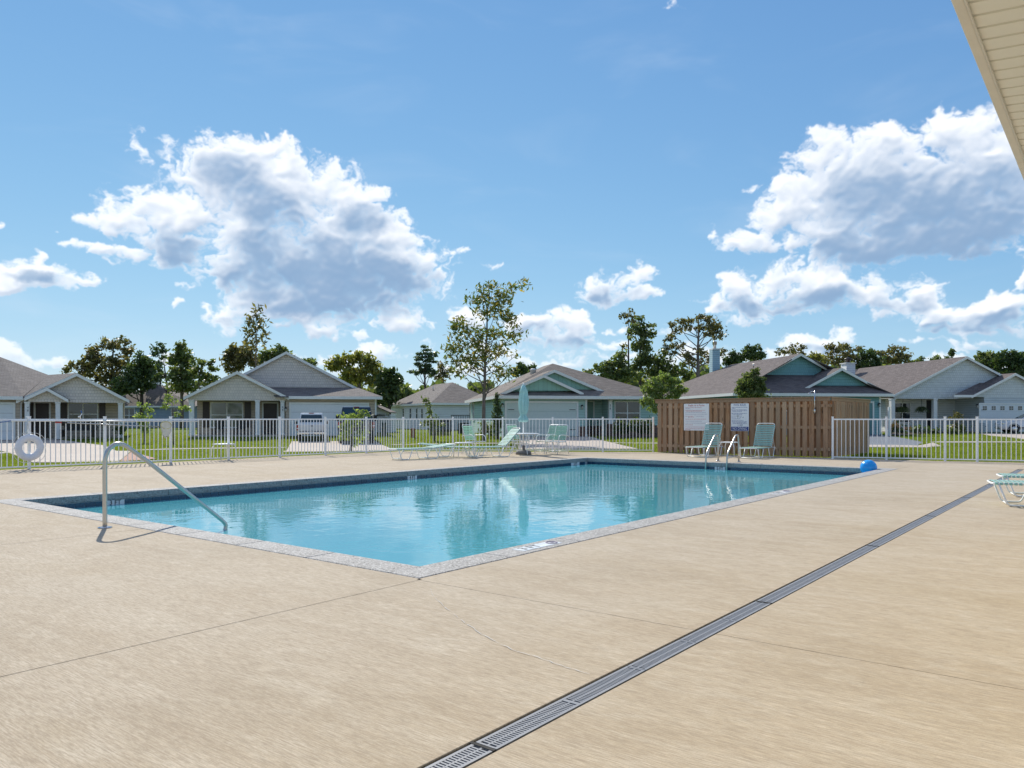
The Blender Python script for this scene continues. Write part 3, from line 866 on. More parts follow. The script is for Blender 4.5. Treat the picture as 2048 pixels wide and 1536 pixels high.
rect(11.75, 19.4, -9, DV[0]); rect(11.75, 19.4, DV[1], c0)
slab([(19.4 + J, -9), (26.9, -9), (26.4, DV[0] - 5), (25.35, DV[0]), (19.4 + J, DV[0])])
slab([(19.4 + J, DV[1]), (25.3, DV[1]), (24.75, c0), (19.4 + J, c0)])
rect(-9, a0, a0 - .04, 8.45); rect(-9, a0, 8.45, c1)
rect(-9, J1, c1, 20.7); rect(J1, 11.75, c1, 20.7)
slab([(11.75 + J, c1 + J), (19.4 - J, c1 + J), (19.4 - J, 20.75), (11.75 + J, 20.7)])
slab([(19.4 + J, c1 + J), (24.95, c1 + J), (19.85, 20.8), (19.4 + J, 20.75)])
slab([(a1, c0 + J), (24.75, c0), (24.6, 8.45 - J), (a1, 8.45 - J)]); slab([(a1, 8.45 + J), (24.7, 8.45 + J), (24.95, c1 - J), (a1, c1 - J)])
slab([(21.92, DV[0] + .001), (25.33, DV[0] + .001), (25.28, DV[1] - .001), (21.92, DV[1] - .001)])
# mended crack
b = MB()
cr = [(860, 1178), (866, 1190), (878.6, 1206), (899, 1222), (921, 1240), (945, 1257), (975, 1276), (1003, 1290), (1030, 1302), (1068, 1313), (1105, 1326), (1150, 1341), (1200, 1357)]
pts = []
for px, py in cr:
    Y = H * F / (py - 836); X = (px - 1024) / F * Y
    pts.append(Vector((UC * X + US * Y, -US * X + UC * Y, .0)))
dens = []
for p, q in zip(pts, pts[1:]):
    for i in range(5): dens.append(p.lerp(q, i / 5) + Vector((random.uniform(-.006, .006), random.uniform(-.006, .006), 0)))
for i in range(len(dens) - 1):
    if random.random() < .14: continue
    p, q = dens[i], dens[i + 1]; nn = (q - p).normalized().cross(Vector((0, 0, 1))); w = random.uniform(.0008, .0028)
    b.add([p - nn * w + Vector((0, 0, .004)), q - nn * w + Vector((0, 0, .004)), q + nn * w + Vector((0, 0, .004)), p + nn * w + Vector((0, 0, .004))], [(0, 1, 2, 3)])
b.build('crack_sealant', K['seal'], deck)

# trench drain: one thing, grates laid end to end
dr = empty('trench_drain', (0, 0, 0), UA, 'long grey slotted trench drain running across the deck to the right of the pool', 'drain')
b = MB(); b.box(-1, 21.9, DV[0] + .001, DV[1] - .001, -.13, -.10); b.box(-1, 21.9, DV[0] + .001, DV[0] + .004, -.10, -.004); b.box(-1, 21.9, DV[1] - .011, DV[1] - .001, -.1, -.007)
b.build('channel', K['gap'], dr)
GL = .574
g = MB(); y0, y1 = .007, .109; ym = (y0 + y1) / 2
g.box(.003, GL - .003, y0, y0 + .014, -.028, .0); g.box(.003, GL - .003, y1 - .014, y1, -.028, 0); g.box(.003, GL - .003, ym - .004, ym + .004, -.028, -.001)
ns = 33; st = (GL - .03) / ns
g.box(.003, .014, y0 + .014, y1 - .014, -.028, -.0005); g.box(GL - .014, GL - .003, y0 + .014, y1 - .014, -.028, -.0005)
for i in range(1, ns):
    x = .015 + i * st
    g.box(x - .0042, x + .0042, y0 + .014, ym - .004, -.024, -.0006); g.box(x - .0042, x + .0042, ym + .004, y1 - .014, -.024, -.0006)
gm = g.mesh('grate', K['grate'])
for i in range(38):
    inst('grate', gm, dr, (2.2 - 4 * GL + i * GL + (.006 if i % 5 == 4 else 0), DV[0] + .002, -.001))
jm = MB().box(-.008, .008, DV[0] + .006, DV[1] - .004, -.03, .001).mesh('joint_strip', K['gap'])
for i in range(8): inst('joint_strip', jm, dr, (2.194 + i * 5 * GL, 0, 0))

# ================================================================== ground
def frange(a, b, s):
    r = []; x = a
    while x < b - 1e-6: r.append(x); x += s
    return r
HU0, HU1, HV0, HV1 = 4.3, 20.2, 4.3, 13.0
us = [-1500, -700, -300, -120, -60] + frange(-40, 4.3, 1.5) + frange(HU0, HU1, 1.5) + [HU1] + frange(HU1 + 1, 95, 1.2) + [110, 150, 250, 500, 900, 1500]
vs = [-1500, -700, -300, -120] + frange(-60, 4.3, 1.5) + frange(HV0, HV1, 1.5) + [HV1] + frange(HV1 + 1, 95, 1.2) + [110, 150, 250, 500, 900, 1500]
b = MB(); idx = {}
for i, u in enumerate(us):
    for j, v in enumerate(vs):
        x, y, _ = uvp(u, v)
        idx[i, j] = len(b.v); b.v.append((x, y, gz(y) - .03))
for i in range(len(us) - 1):
    for j in range(len(vs) - 1):
        if us[i] >= HU0 - 1e-3 and us[i + 1] <= HU1 + 1e-3 and vs[j] >= HV0 - 1e-3 and vs[j + 1] <= HV1 + 1e-3: continue
        b.f.append((idx[i, j], idx[i + 1, j], idx[i + 1, j + 1], idx[i, j + 1])); b.sm.append(True)
tag(b.build('ground', K['lawn']), kind='structure')

PATCH = []
def patch(name, pix, mat, dz=.03, kind='structure', world=False):
    P = pix if world else [ground_at(*p) for p in pix]
    PATCH.append(P)
    bm = bmesh.new(); vs_ = [bm.verts.new((p[0], p[1], 0)) for p in P]
    f = bm.faces.new(vs_)
    if f.normal.z < 0: f.normal_flip()
    bmesh.ops.triangulate(bm, faces=bm.faces[:])
    for _ in range(4):
        es = [e for e in bm.edges if e.calc_length() > 1.5]
        if not es: break
        bmesh.ops.subdivide_edges(bm, edges=es, cuts=1, use_grid_fill=False); bmesh.ops.triangulate(bm, faces=bm.faces[:])
    r = bmesh.ops.extrude_face_region(bm, geom=bm.faces[:])
    for e in r['geom']:
        if isinstance(e, bmesh.types.BMVert): e.co.z = 1
    for v in bm.verts: v.co.z = gz(v.co.y) - .03 + (dz if v.co.z > .5 else -.08)
    bmesh.ops.recalc_face_normals(bm, faces=bm.faces[:])
    me = bpy.data.meshes.new(name); bm.to_mesh(me); bm.free(); me.materials.append(mat)
    o = inst(name, me); tag(o, kind=kind); return o
patch('driveway', [(-40, 877), (101, 877), (150, 883), (208, 890.5), (262, 903), (236, 924), (66, 924.5), (28, 909), (-60, 889)], K['drive'])
patch('brick_apron', [(263, 903.4), (312, 917), (237, 924.3)], K['pave'], .034)
patch('driveway', [(583, 882.5), (577, 894), (566, 903.5), (736, 902.5), (790, 899.5), (765, 890), (752, 882)], K['drive'])
patch('driveway', [(1040, 880), (1036, 898.5), (1278, 897.5), (1252, 892), (1222, 884.5), (1205, 881), (1172, 872), (1012, 871)], K['drive'])
patch('driveway', [(1700, 868), (1752, 868), (1800, 875), (1846, 884), (1835, 890.5), (1700, 889)], K['drive_dark'])
patch('driveway', [(1700, 889.3), (1790, 889.6), (1835, 890.8), (1846, 889.5), (1866, 884.6), (1884, 892.6), (1850, 894.8), (1700, 894)], K['drive'])
patch('driveway', [(1956, 866.5), (1990, 872), (2060, 880), (2300, 884), (2300, 866)], K['drive'])
def strip(name, pts, w, mat):
    P = [ground_at(*p) for p in pts]
    patch(name, P + [(x, y - w) for x, y in P[::-1]], mat, .036, world=True)
strip('sidewalk', [(264, 900), (330, 897.6), (450, 895.4), (578, 894.2)], 1.0, K['walk'])
strip('sidewalk', [(784, 889), (900, 886.4), (1037, 885.4)], 1.0, K['walk'])
strip('sidewalk', [(1224, 885), (1300, 885.6), (1420, 886), (1560, 885.8), (1700, 885)], 1.0, K['walk'])
strip('sidewalk', [(1862, 883), (1960, 883), (2060, 883), (2300, 884)], 1.0, K['walk'])
strip('sidewalk', [(-120, 903), (0, 904.5), (32, 905)], 1.0, K['walk'])

# ================================================================== pool fence
PK = MB().bbox(-.0095, .0095, -.0095, .0095, .07, 1.165, .002).mesh('picket', K['white'])
PO = MB().bbox(-.03, .03, -.03, .03, -.02, 1.245, .004).bbox(-.036, .036, -.036, .036, 1.245, 1.262, .004).mesh('post', K['white'])
def fence(name, label, runs, group=None):
    x0, y0 = runs[0][0]
    root = empty(name, (x0, y0, 0), 0, label, 'fence', group)
    def P(p): return Vector((p[0] - x0, p[1] - y0, 0))
    for pts, first in ((r, k == 0) for k, r in enumerate(runs)):
        for a, b_ in zip(pts, pts[1:]):
            A, B = P(a), P(b_); d = B - A; L = d.length; ang = atan2(d.y, d.x)
            for z0, z1 in ((1.16, 1.20), (.045, .078)):
                MB().bbox(.031, L - .031, -.014, .014, z0, z1, .003).build('rail', K['white'], root, A, (0, 0, ang))
            n = max(2, round(L / .117)); 
            for i in range(1, n): inst('picket', PK, root, A + d * (i / n), (0, 0, ang))
        for i, a in enumerate(pts):
            if i == 0 and not first: continue
            d = P(pts[min(i + 1, len(pts) - 1)]) - P(pts[max(i - 1, 0)])
            inst('post', PO, root, P(a), (0, 0, atan2(d.y, d.x)))
    return root
C = Vector((-3.95, 28.1)); Ud = Vector((UC, US)); Vd = Vector((-US, UC))
runL = [C - Ud * 1.75 * k for k in range(9, -1, -1)]
end = Vector((5.08, 27.85)); k5 = [C + (end - C) * (i / 5) for i in range(6)]
fence('pool_fence', 'long white metal picket fence with the life ring on it, left of the wooden enclosure', [[tuple(p) for p in runL], [tuple(p) for p in k5]])
R0 = Vector((9.55, 23.05)); Rd = Vector((.907, -.421))
fence('pool_fence', 'white metal picket fence starting in front of the wooden enclosure side and running right', [[tuple(R0 + Rd * t) for t in (0, 1.44, 2.93, 3.71, 5.2, 6.7, 8.2, 9.7)]])

# ------------------------------------------------------------------ wooden enclosure
A0 = Vector((5.16, 27.45)); B0 = Vector((9.74, 23.74))
wd = B0 - A0; WL = wd.length; wang = atan2(wd.y, wd.x)
enc = empty('wooden_enclosure', (A0.x, A0.y, 0), wang, 'tall brown wooden board fence enclosure with two rule signs on its front', 'wooden enclosure')
DP = 4.25; WH = 1.84
def plank_run(L, mtx, n, mid=True):
    s = L / n
    for i in range(n):
        w = .137 + random.uniform(-.006, .006); x = (i + .5) * s
        o = MB().bbox(-w / 2, w / 2, -.018, 0, .02, WH - .10 + random.uniform(-.006, .002), .003).build('plank', K['wood'], enc)
        o.matrix_local = mtx @ Matrix.Translation((x, -.038 - random.uniform(0, .004), 0)) @ Matrix.Rotation(random.uniform(-.004, .004), 4, 'Y')
    for i in range(n + 1):
        o = MB().bbox(-.07, .07, 0, .018, .02, WH - .11, .003).build('plank', K['wood'], enc)
        o.matrix_local = mtx @ Matrix.Translation((min(max(i * s, .07), L - .07), .082, 0))
    for z in (.25, .93, 1.60):
        o = MB().bbox(.0, L, -.0375, .0375, z - .045, z + .045, .003).build('rail', K['wood'], enc); o.matrix_local = mtx
    o = MB().bbox(-.05, L + .03, -.062, -.040, WH - .098, WH + .0, .003).build('fascia_board', K['wood'], enc); o.matrix_local = mtx
    o = MB().bbox(-.07, L + .07, -.085, .07, WH + .002, WH + .034, .004).build('cap_board', K['wood'], enc); o.matrix_local = mtx
plank_run(WL, Matrix.Identity(4), 28)
plank_run(DP, Matrix.Translation((WL, .075, 0)) @ Matrix.Rotation(radians(90), 4, 'Z'), 21)
plank_run(DP, Matrix.Translation((0, .075 + DP, 0)) @ Matrix.Rotation(radians(-90), 4, 'Z'), 14)
plank_run(WL, Matrix.Translation((WL, DP + .15, 0)) @ Matrix.Rotation(radians(180), 4, 'Z'), 20)
def wall_x(px):
    k = (px - 1024) / F; o = A0
    # point o + t*wd/|wd|: X/Y = k
    dx, dy = wd.x / WL, wd.y / WL
    return (k * o.y - o.x) / (dx - k * dy)
def wall_y(px): return A0.y + wall_x(px) * wd.y / WL
def sign(name, label, px0, px1, py0, py1, fill):
    x0, x1 = wall_x(px0), wall_x(px1); Y = wall_y((px0 + px1) / 2)
    z1 = H + (836 - py0) / F * Y; z0 = H + (836 - py1) / F * Y
    c = A0 + wd / WL * ((x0 + x1) / 2)
    nrm = Vector((wd.y, -wd.x)) / WL
    c = c + nrm * .072
    w, h = x1 - x0, z1 - z0
    r = empty(name, (c.x, c.y, z0), wang, label, 'sign')
    MB().bbox(-w / 2, w / 2, -.003, .003, 0, h, .002).build('panel', K['signw'], r)
    fill(r, w, h); return r
RX = Matrix.Rotation(radians(90), 4, 'X')
def lines(r, w, rows, mats, th=.011):
    # rows: height from the bottom as share, start, end
    for (zc, xa, xb, mi) in rows:
        b = MB(); x = xa
        while x < xb:
            e = min(xb, x + random.uniform(.02, .07))
            b.box(x * 1.0, e, -.0042, -.0032, zc - th / 2, zc + th / 2); x = e + .012
        tag(b.build('print_line', mats[mi], r), kind='stuff')
def fillA(r, w, h):
    text_on('Reglas de la Piscina', .088, K['ink_r'], r, 'title', Matrix.Translation((0, -.0045, h * .935)) @ RX, .0006, sx=.88)
    rows = []
    for zc, xa, xb, mi in ((.855, .06, .72, 0), (.815, .06, .26, 1), (.755, .06, .85, 0), (.72, .08, .72, 0), (.68, .06, .88, 1), (.61, .06, .92, 1), (.535, .06, .38, 0), (.535, .5, .82, 1), (.50, .2, .42, 0), (.425, .06, .88, 0), (.35, .06, .72, 1), (.275, .06, .95, 1), (.21, .06, .36, 0), (.13, .06, .88, 0), (.065, .06, .82, 0), (.03, .06, .26, 0)):
        rows.append((zc * h, -w / 2 + xa * w, -w / 2 + xb * w, mi))
    lines(r, w, rows, (K['ink_r'], K['ink_g']))
    text_on('1', .07, K['black'], r, 'digit', Matrix.Translation((-w * .05, -.0045, h * .545)) @ RX, .0006)
    text_on('1', .07, K['black'], r, 'digit', Matrix.Translation((-w * .31, -.0045, h * .49)) @ RX, .0006)
def fillB(r, w, h):
    text_on('POOL RULES', .092, K['ink_b'], r, 'title', Matrix.Translation((0, -.0045, h * .94)) @ RX, .0006, sx=.80)
    rows = []
    for zc, xa, xb in ((.86, .08, .94), (.825, .08, .26), (.77, .04, .88), (.735, .08, .92), (.70, .08, .62), (.64, .04, .90), (.605, .08, .65), (.545, .06, .32), (.545, .48, .62), (.50, .06, .28), (.50, .48, .6), (.445, .08, .55), (.39, .06, .7), (.345, .06, .9)):
        rows.append((zc * h, -w / 2 + xa * w, -w / 2 + xb * w, 0))
    lines(r, w, rows, (K['ink_b'],))
    text_on('20', .075, K['black'], r, 'digit', Matrix.Translation((-w * .11, -.0045, h * .545)) @ RX, .0006)
    text_on('5', .075, K['black'], r, 'digit', Matrix.Translation((-w * .11, -.0045, h * .485)) @ RX, .0006)
    text_on('4', .06, K['black'], r, 'digit', Matrix.Translation((w * .18, -.0045, h * .49)) @ RX, .0006)
    text_on('POOL MAXIMUM DEPTH:', .074, K['ink_b'], r, 'lettering', Matrix.Translation((0, -.0045, h * .285)) @ RX, .0006, sx=.60)
    text_on('5  FEET', .078, K['ink_b'], r, 'lettering', Matrix.Translation((.02, -.0045, h * .205)) @ RX, .0006, sx=.75)
    MB().box(-w / 2 + .012, w / 2 - .012, -.0046, -.0032, .012, h * .155).build('blue_band', K['ink_b'], r)
    text_on('NO DIVING', .135, K['signw'], r, 'lettering', Matrix.Translation((0, -.0056, h * .083)) @ RX, .0006, sx=.70)
sign('rules_sign', 'wide white Spanish pool rules sign with red title on the wooden enclosure', 1369.8, 1420, 807.5, 861, fillA)
sign('rules_sign', 'narrow white pool rules sign with blue NO DIVING band at its foot', 1463.5, 1499.5, 807, 862, fillB)
# rinse shower on a pole at the enclosure
x = wall_x(1631.5); c = A0 + wd / WL * x + Vector((wd.y, -wd.x)) / WL * .10
sh = empty('rinse_shower', (c.x, c.y, 0), wang, 'chrome outdoor shower pipe and head rising above the right end of the wooden enclosure', 'shower')
MB().tube([(0, 0, 1.42), (0, 0, 2.07)], .017, 8).build('pipe', K['chrome'], sh)
MB().tube(bend([(0, 0, 2.02), (-.07, -.02, 2.05), (-.14, -.03, 2.0)], .04), .012, 8).lathe([(.012, 0), (.045, -.03), (.045, -.045)], 12, (-.145, -.03, 2.0)).build('shower_head', K['chrome'], sh)
MB().lathe([(.03, 0), (.032, .1), (.026, .13)], 12, (0, 0, 1.36)).build('valve', K['chrome'], sh)
MB().tube([(0, 0, 1.9), (0, .1, 1.9)], .01, 6).tube([(0, 0, 1.5), (0, .06, 1.5)], .01, 6).build('bracket', K['chrome'], sh)

# ------------------------------------------------------------------ rails and ladder
gr = empty('grab_rail', uvp(3.96, 8.86), UA, 'bent stainless steel grab rail leading from the near deck down into the shallow end', 'handrail')
o0 = 3.96
path = bend([(0, 0, .0), (0, 0, .80), (.10, 0, .965), (.50, 0, .69), (1.44, 0, -.085), (1.37, 0, -.30)], .16, 8)
# smoother crown
key = [(0, 0, 0), (0, 0, .35), (0, 0, .70), (.010, 0, .80), (.050, 0, .88), (.125, 0, .928), (.215, 0, .912), (.33, 0, .830), (.50, 0, .700), (.95, 0, .330), (1.36, 0, -.010), (1.445, 0, -.085), (1.475, 0, -.135), (1.455, 0, -.20), (1.36, 0, -.33)]
path = []
KV = [Vector(k) for k in key]; KV = [KV[0] * 2 - KV[1]] + KV + [KV[-1] * 2 - KV[-2]]
for i in range(1, len(KV) - 2):
    p0, p1, p2, p3 = KV[i - 1:i + 3]
    for q_ in range(5):
        t = q_ / 5
        path.append(.5 * (2 * p1 + (p2 - p0) * t + (2 * p0 - 5 * p1 + 4 * p2 - p3) * t * t + (3 * p1 - p0 - 3 * p2 + p3) * t ** 3))
path.append(KV[-2])
MB().tube(path, .0245, 16).build('tube', K['steel'], gr)
MB().lathe([(.075, .0), (.072, .012), (.03, .018), (.026, .02)], 20).build('escutcheon', K['chrome'], gr)
lad = empty('pool_ladder', uvp(20.75, 8.62), UA, 'stainless steel ladder with two curved rails at the far deep end', 'ladder')
for v in (-.30, .30):
    MB().tube(bend([(0, v, 0), (0, v, .50), (-.05, v, .76), (-.22, v, .74), (-.80, v, .25), (-.86, v, -.36)], .14, 6), .0225, 12).build('rail', K['steel'], lad)
    MB().lathe([(.06, .004), (.055, .016), (.025, .02)], 16, (0, v, 0)).build('escutcheon', K['chrome'], lad)
    MB().tube([(0, v, .17), (-.83, v, .14)], .014, 8).build('brace', K['steel'], lad)
for z in (-.24, -.34):
    MB().bbox(-.92, -.84, -.28, .28, z - .015, z + .015, .004).build('tread', K['furn'], lad)

# ------------------------------------------------------------------ loungers, chairs, tables
FR = .0135
def strap_mesh(w, along=.041, th=.005):
    # a flat strap wrapped round two side tubes
    b = MB(); h = w / 2
    prof = [(-h - .014, -.016), (-h - .016, .0), (-h - .006, .0165), (h + .006, .0165), (h + .016, 0), (h + .014, -.016)]
    vs = []; 
    for (y, z) in prof:
        vs += [(-along / 2, y, z), (along / 2, y, z)]
    fs = [(2 * i, 2 * i + 1, 2 * i + 3, 2 * i + 2) for i in range(len(prof) - 1)]
    b.add(vs, fs)
    me = b.mesh('strap', K['strap']); return me
SW = .56
SM = strap_mesh(SW)
SM2 = strap_mesh(.46, .05)
def make_lounger(ang, label):
    r = empty('sun_lounger', (0, 0, 0), 0, label, 'sun lounger', 'strap sun loungers on the deck')
    h = SW / 2; zs = .31; hx = 1.22
    b = MB()
    b.tube(bend([(hx + .12, -h, zs), (0.02, -h, zs), (.02, h, zs), (hx + .12, h, zs)], .09, 5), FR, 8)
    b.build('seat_frame', K['furn'], r)
    c, s = cos(radians(ang)), sin(radians(ang)); bl = .80
    def bp(t, y): return (hx + .03 + t * c, y, zs + .01 + t * s)
    MB().tube(bend([bp(0, -h), bp(bl, -h), bp(bl, h), bp(0, h)], .09, 5), FR, 8).build('back_frame', K['furn'], r)
    for x0, x1 in ((.10, .56), (.98, 1.50)):
        for y in (-h, h):
            MB().tube(bend([(x0, y * 1.02, zs - .01), (x0 + .10, y * 1.05, .016), (x1 - .12, y * 1.05, .016), (x1, y * 1.02, zs - .01)], .05, 4), FR * .95, 8).build('leg', K['furn'], r)
        MB().tube([(x0 + .12, -h * 1.05, .02), (x0 + .12, h * 1.05, .02)], FR * .8, 6).build('crossbar', K['furn'], r)
    MB().tube(bend([(hx + .12, -h, zs), (hx + .36, -h, zs + .0), (hx + .44, -h, zs - .05)], .05), FR * .9, 8).tube(bend([(hx + .12, h, zs), (hx + .36, h, zs), (hx + .44, h, zs - .05)], .05), FR * .9, 8).build('rear_frame', K['furn'], r)
    if ang > 20:
        for y in (-h * .9, h * .9):
            MB().tube([bp(.40, y), (hx + .40, y, zs)], FR * .7, 6).build('back_strut', K['furn'], r)
    n = 21
    for i in range(n): inst('strap', SM, r, (.07 + i * (hx - .09) / (n - 1), 0, zs))
    n = 12
    for i in range(n):
        p = bp(.06 + i * (bl - .14) / (n - 1), 0)
        inst('strap', SM, r, p, (0, -radians(ang), 0))
    return r
def place(o, u=None, v=None, ang=0, x=None, y=None):
    if u is not None: x, y, _ = uvp(u, v)
    o.location = (x, y, 0); o.rotation_euler = (0, 0, ang); return o
l_up = make_lounger(66, 'sun lounger with raised back in front of the wooden enclosure, left of the small table')
def toX(px, Y): return (px - 1024) / F * Y
place(l_up, 22.35, 10.42, UA)
l2 = copy_tree(l_up); l2['label'] = 'sun lounger with raised back in front of the wooden enclosure, right of the small table'
place(l2, 22.55, 8.78, UA)
l_flat = make_lounger(7, 'flat sun lounger nearest the pool at the left end of the lounger group')
place(l_flat, ang=radians(36), x=toX(782, 22.6), y=22.6)
l4 = copy_tree(l_flat); l4['label'] = 'flat sun lounger behind the leftmost one, head end towards the left'
place(l4, ang=radians(176), x=toX(968, 24.3), y=24.3)
l5 = make_lounger(46, 'sun lounger with half raised back turned towards the umbrella table')
place(l5, ang=radians(27), x=toX(930, 24.0), y=24.0)
l6 = copy_tree(l_flat); l6['label'] = 'flat sun lounger cut by the right edge of the picture, nearer of the two'
def at_px(px, py):
    Y = H * F / (py - 836); return (px - 1024) / F * Y, Y
x, y = at_px(2000, 1005); 
place(l6, ang=radians(-25), x=6.77, y=11.01)
l7 = copy_tree(l_flat); l7['label'] = 'flat sun lounger cut by the right edge of the picture, farther of the two'
place(l7, ang=radians(-25), x=7.71, y=12.30)

def make_chair(label):
    r = empty('patio_chair', (0, 0, 0), 0, label, 'patio chair', 'strap patio chairs round the umbrella table')
    h = .24; zs = .42
    def bp(t, y): return (-.20 - t * .30, y, zs + .02 + t * .52 / .55)
    MB().tube(bend([(-.22, -h, zs), (.24, -h, zs + .02), (.24, h, zs + .02), (-.22, h, zs)], .05), FR, 8).build('seat_frame', K['furn'], r)
    MB().tube(bend([bp(0, -h), bp(.58, -h), bp(.58, h), bp(0, h)], .08, 5), FR, 8).build('back_frame', K['furn'], r)
    for y in (-h - .03, h + .03):
        MB().tube(bend([(.30, y, .016), (.22, y, .60), (.12, y, .66), (-.28, y, .64), (-.34, y, .60)], .07, 5), FR, 8).build('arm', K['furn'], r)
        MB().tube(bend([(-.36, y, .016), (-.20, y, zs), (.22, y, zs + .01)], .05), FR, 8).build('leg', K['furn'], r)
    MB().tube([(.29, -h - .03, .10), (.29, h + .03, .10)], FR * .8, 6).tube([(-.33, -h - .03, .10), (-.33, h + .03, .10)], FR * .8, 6).build('crossbar', K['furn'], r)
    for i in range(8): inst('strap', SM2, r, (-.17 + i * .056, 0, zs + .003))
    for i in range(9):
        p = bp(.06 + i * .056, 0); inst('strap', SM2, r, p, (0, radians(90 + 30) - pi, 0))
    return r
ch = make_chair('aqua strap patio chair behind the small white table, turned towards the right')
place(ch, ang=radians(-42), x=toX(950, 25.9), y=25.9)
for (px, Y, a, lab) in ((1037, 27.0, -48, 'aqua strap patio chair behind the umbrella table, facing the pool'),
                        (1094, 26.3, 222, 'aqua strap patio chair just right of the umbrella table, facing it'),
                        (1112, 25.9, 232, 'aqua strap patio chair at the right end of the furniture group')):
    c2 = copy_tree(ch); c2['label'] = lab; place(c2, ang=radians(a), x=toX(px, Y), y=Y)

ux, uy = toX(1047, 25.9), 25.9
tb = empty('patio_table', (ux, uy, 0), .3, 'round white patio table with the closed umbrella through its middle', 'table')
MB().lathe([(.02, .0), (.50, .0), (.525, .012), (.525, .03), (.50, .035), (.03, .035)], 40, (0, 0, .675)).build('tabletop', K['furn'], tb)
for k in range(4):
    a = k * pi / 2
    MB().tube(bend([(.40 * cos(a), .40 * sin(a), .675), (.30 * cos(a), .30 * sin(a), .35), (.42 * cos(a), .42 * sin(a), .016)], .15, 5), .015, 8).build('leg', K['furn'], tb)
MB().tube([(.31 * cos(t), .31 * sin(t), .36) for t in [2 * pi * i / 24 for i in range(24)]], .011, 6, True).build('brace_ring', K['furn'], tb)
um = empty('patio_umbrella', (ux, uy, 0), 0, 'closed aqua canvas umbrella on a white pole standing through the round table', 'umbrella')
MB().tube([(0, 0, .05), (0, 0, 2.36)], .019, 10).build('pole', K['furn'], um)
def fold(a, z): return 1 + .20 * cos(8 * a + 1.2 * sin(z * 5)) * min(1, max(.15, (2.33 - z) * 2.2)) + .05 * sin(3 * a + 4 * z)
prof = [(.03, 2.33), (.055, 2.30), (.10, 2.20), (.135, 2.10), (.125, 2.085), (.13, 2.0), (.145, 1.85), (.15, 1.7), (.135, 1.5), (.105, 1.37), (.085, 1.33), (.105, 1.27), (.15, 1.17), (.14, 1.12), (.10, 1.09), (.04, 1.085)][::-1]
MB().lathe(prof, 64, wob=fold).build('canopy', K['umb'], um)
MB().lathe([(.028, 2.32), (.035, 2.35), (.022, 2.38), (.012, 2.40)], 12).build('finial', K['furn'], um)
MB().tube([(.098 * cos(t), .098 * sin(t), 1.335) for t in [2 * pi * i / 20 for i in range(20)]], .008, 6, True).build('tie_band', K['umb'], um)
MB().lathe([(.26, 0), (.26, .09), (.22, .13), (.06, .15), (.045, .30), (.03, .30)], 28).build('base', K['umbbase'], um)

def side_table(px, py, label, a=0, w=.235):
    x, y = at_px(px, py) if py else px
    r = empty('side_table', (x, y, 0), a, label, 'side table', 'small white side tables')
    MB().bbox(-w, w, -w, w, .445, .475, .01).build('tabletop', K['furn'], r)
    for sx in (-1, 1):
        for sy in (-1, 1):
            MB().tube(bend([(sx * w * .8, sy * w * .8, .445), (sx * w * 1.02, sy * w * 1.02, .36), (sx * w * 1.1, sy * w * 1.1, .016)], .05), .013, 7).build('leg', K['furn'], r)
    return r
side_table(928, 915.6, 'small white side table between the flat loungers and the patio chairs', .35)
side_table(448, 920, 'small white side table alone by the left part of the fence', UA)
r = side_table((uvp(23.25, 9.62)[0], uvp(23.25, 9.62)[1]), None, 'small white side table between the two loungers at the wooden enclosure', UA)

# ------------------------------------------------------------------ ball
bl = MB()
bm = bmesh.new(); bmesh.ops.create_uvsphere(bm, u_segments=32, v_segments=20, radius=.19)
bm.verts.ensure_lookup_table(); bm.verts.index_update()
bl.add([v.co.copy() for v in bm.verts], [[v.index for v in f.verts] for f in bm.faces], True); bm.free()
bl.lathe([(.014, -.191), (.016, -.189), (.012, -.185)], 10)
ball = bl.build('beach_ball', K['ball'], None, uvp(19.79, 4.73, .035), (.5, 2.4, 0))
tag(ball, 'shiny bright blue ball floating in the far right corner of the pool', 'ball')

# ------------------------------------------------------------------ life ring, net pole
def on_fence(px, off=.06):
    # point of the left fence line seen at px, pushed towards the pool
    k = (px - 1024) / F; P0 = C; d = Ud
    t = (k * P0.y - P0.x) / (d.x - k * d.y)
    p = P0 + d * t - Vd * off
    return p, t
p, _ = on_fence(56, .085); Y = p.y; zc = H - (895 - 836) / F * Y
rg = empty('life_ring', (p.x, p.y, zc), UA, 'white life ring hanging by a rope from the left end of the fence', 'life ring')
rr = .235; tr_ = .082
vs, fs = [], []
NN, MM = 48, 14
for i in range(NN):
    a = 2 * pi * i / NN; k = 1.06 if (i % 12) in (0, 1) else 1.0
    for j in range(MM):
        q = 2 * pi * j / MM
        vs.append(((rr + tr_ * k * cos(q)) * cos(a), tr_ * .62 * k * sin(q), (rr + tr_ * k * cos(q)) * sin(a)))
for i in range(NN):
    for j in range(MM):
        fs.append((i * MM + j, i * MM + (j + 1) % MM, ((i + 1) % NN) * MM + (j + 1) % MM, ((i + 1) % NN) * MM + j))
MB().add(vs, fs, True).build('ring', K['ring'], rg)
b = MB()
pts = []
for i in range(65):
    a = 2 * pi * i / 64; rad = rr + tr_ + .012 + .055 * abs(sin(2 * a)) ** .7
    pts.append((rad * cos(a), -.02, rad * sin(a) - .01 * abs(sin(2 * a))))
b.tube(pts, .0055, 5)
b.build('grab_line', K['rope'], rg)
MB().tube([(-.10, 0, .27), (-.06, -.02, .42), (-.05, -.02, .66)], .006, 5).tube([(.07, 0, .29), (-.02, -.02, .46), (-.05, -.02, .66)], .006, 5).tube([(-.06 + .03 * sin(i * 1.9), -.03, .44 + i * .012) for i in range(12)], .007, 5).tube([(-.08, 0, -.3), (-.12, -.01, -.42), (-.10, -.01, -.50), (-.16, -.03, zc * -1 + .01)], .005, 5).build('hanging_rope', K['rope'], rg)
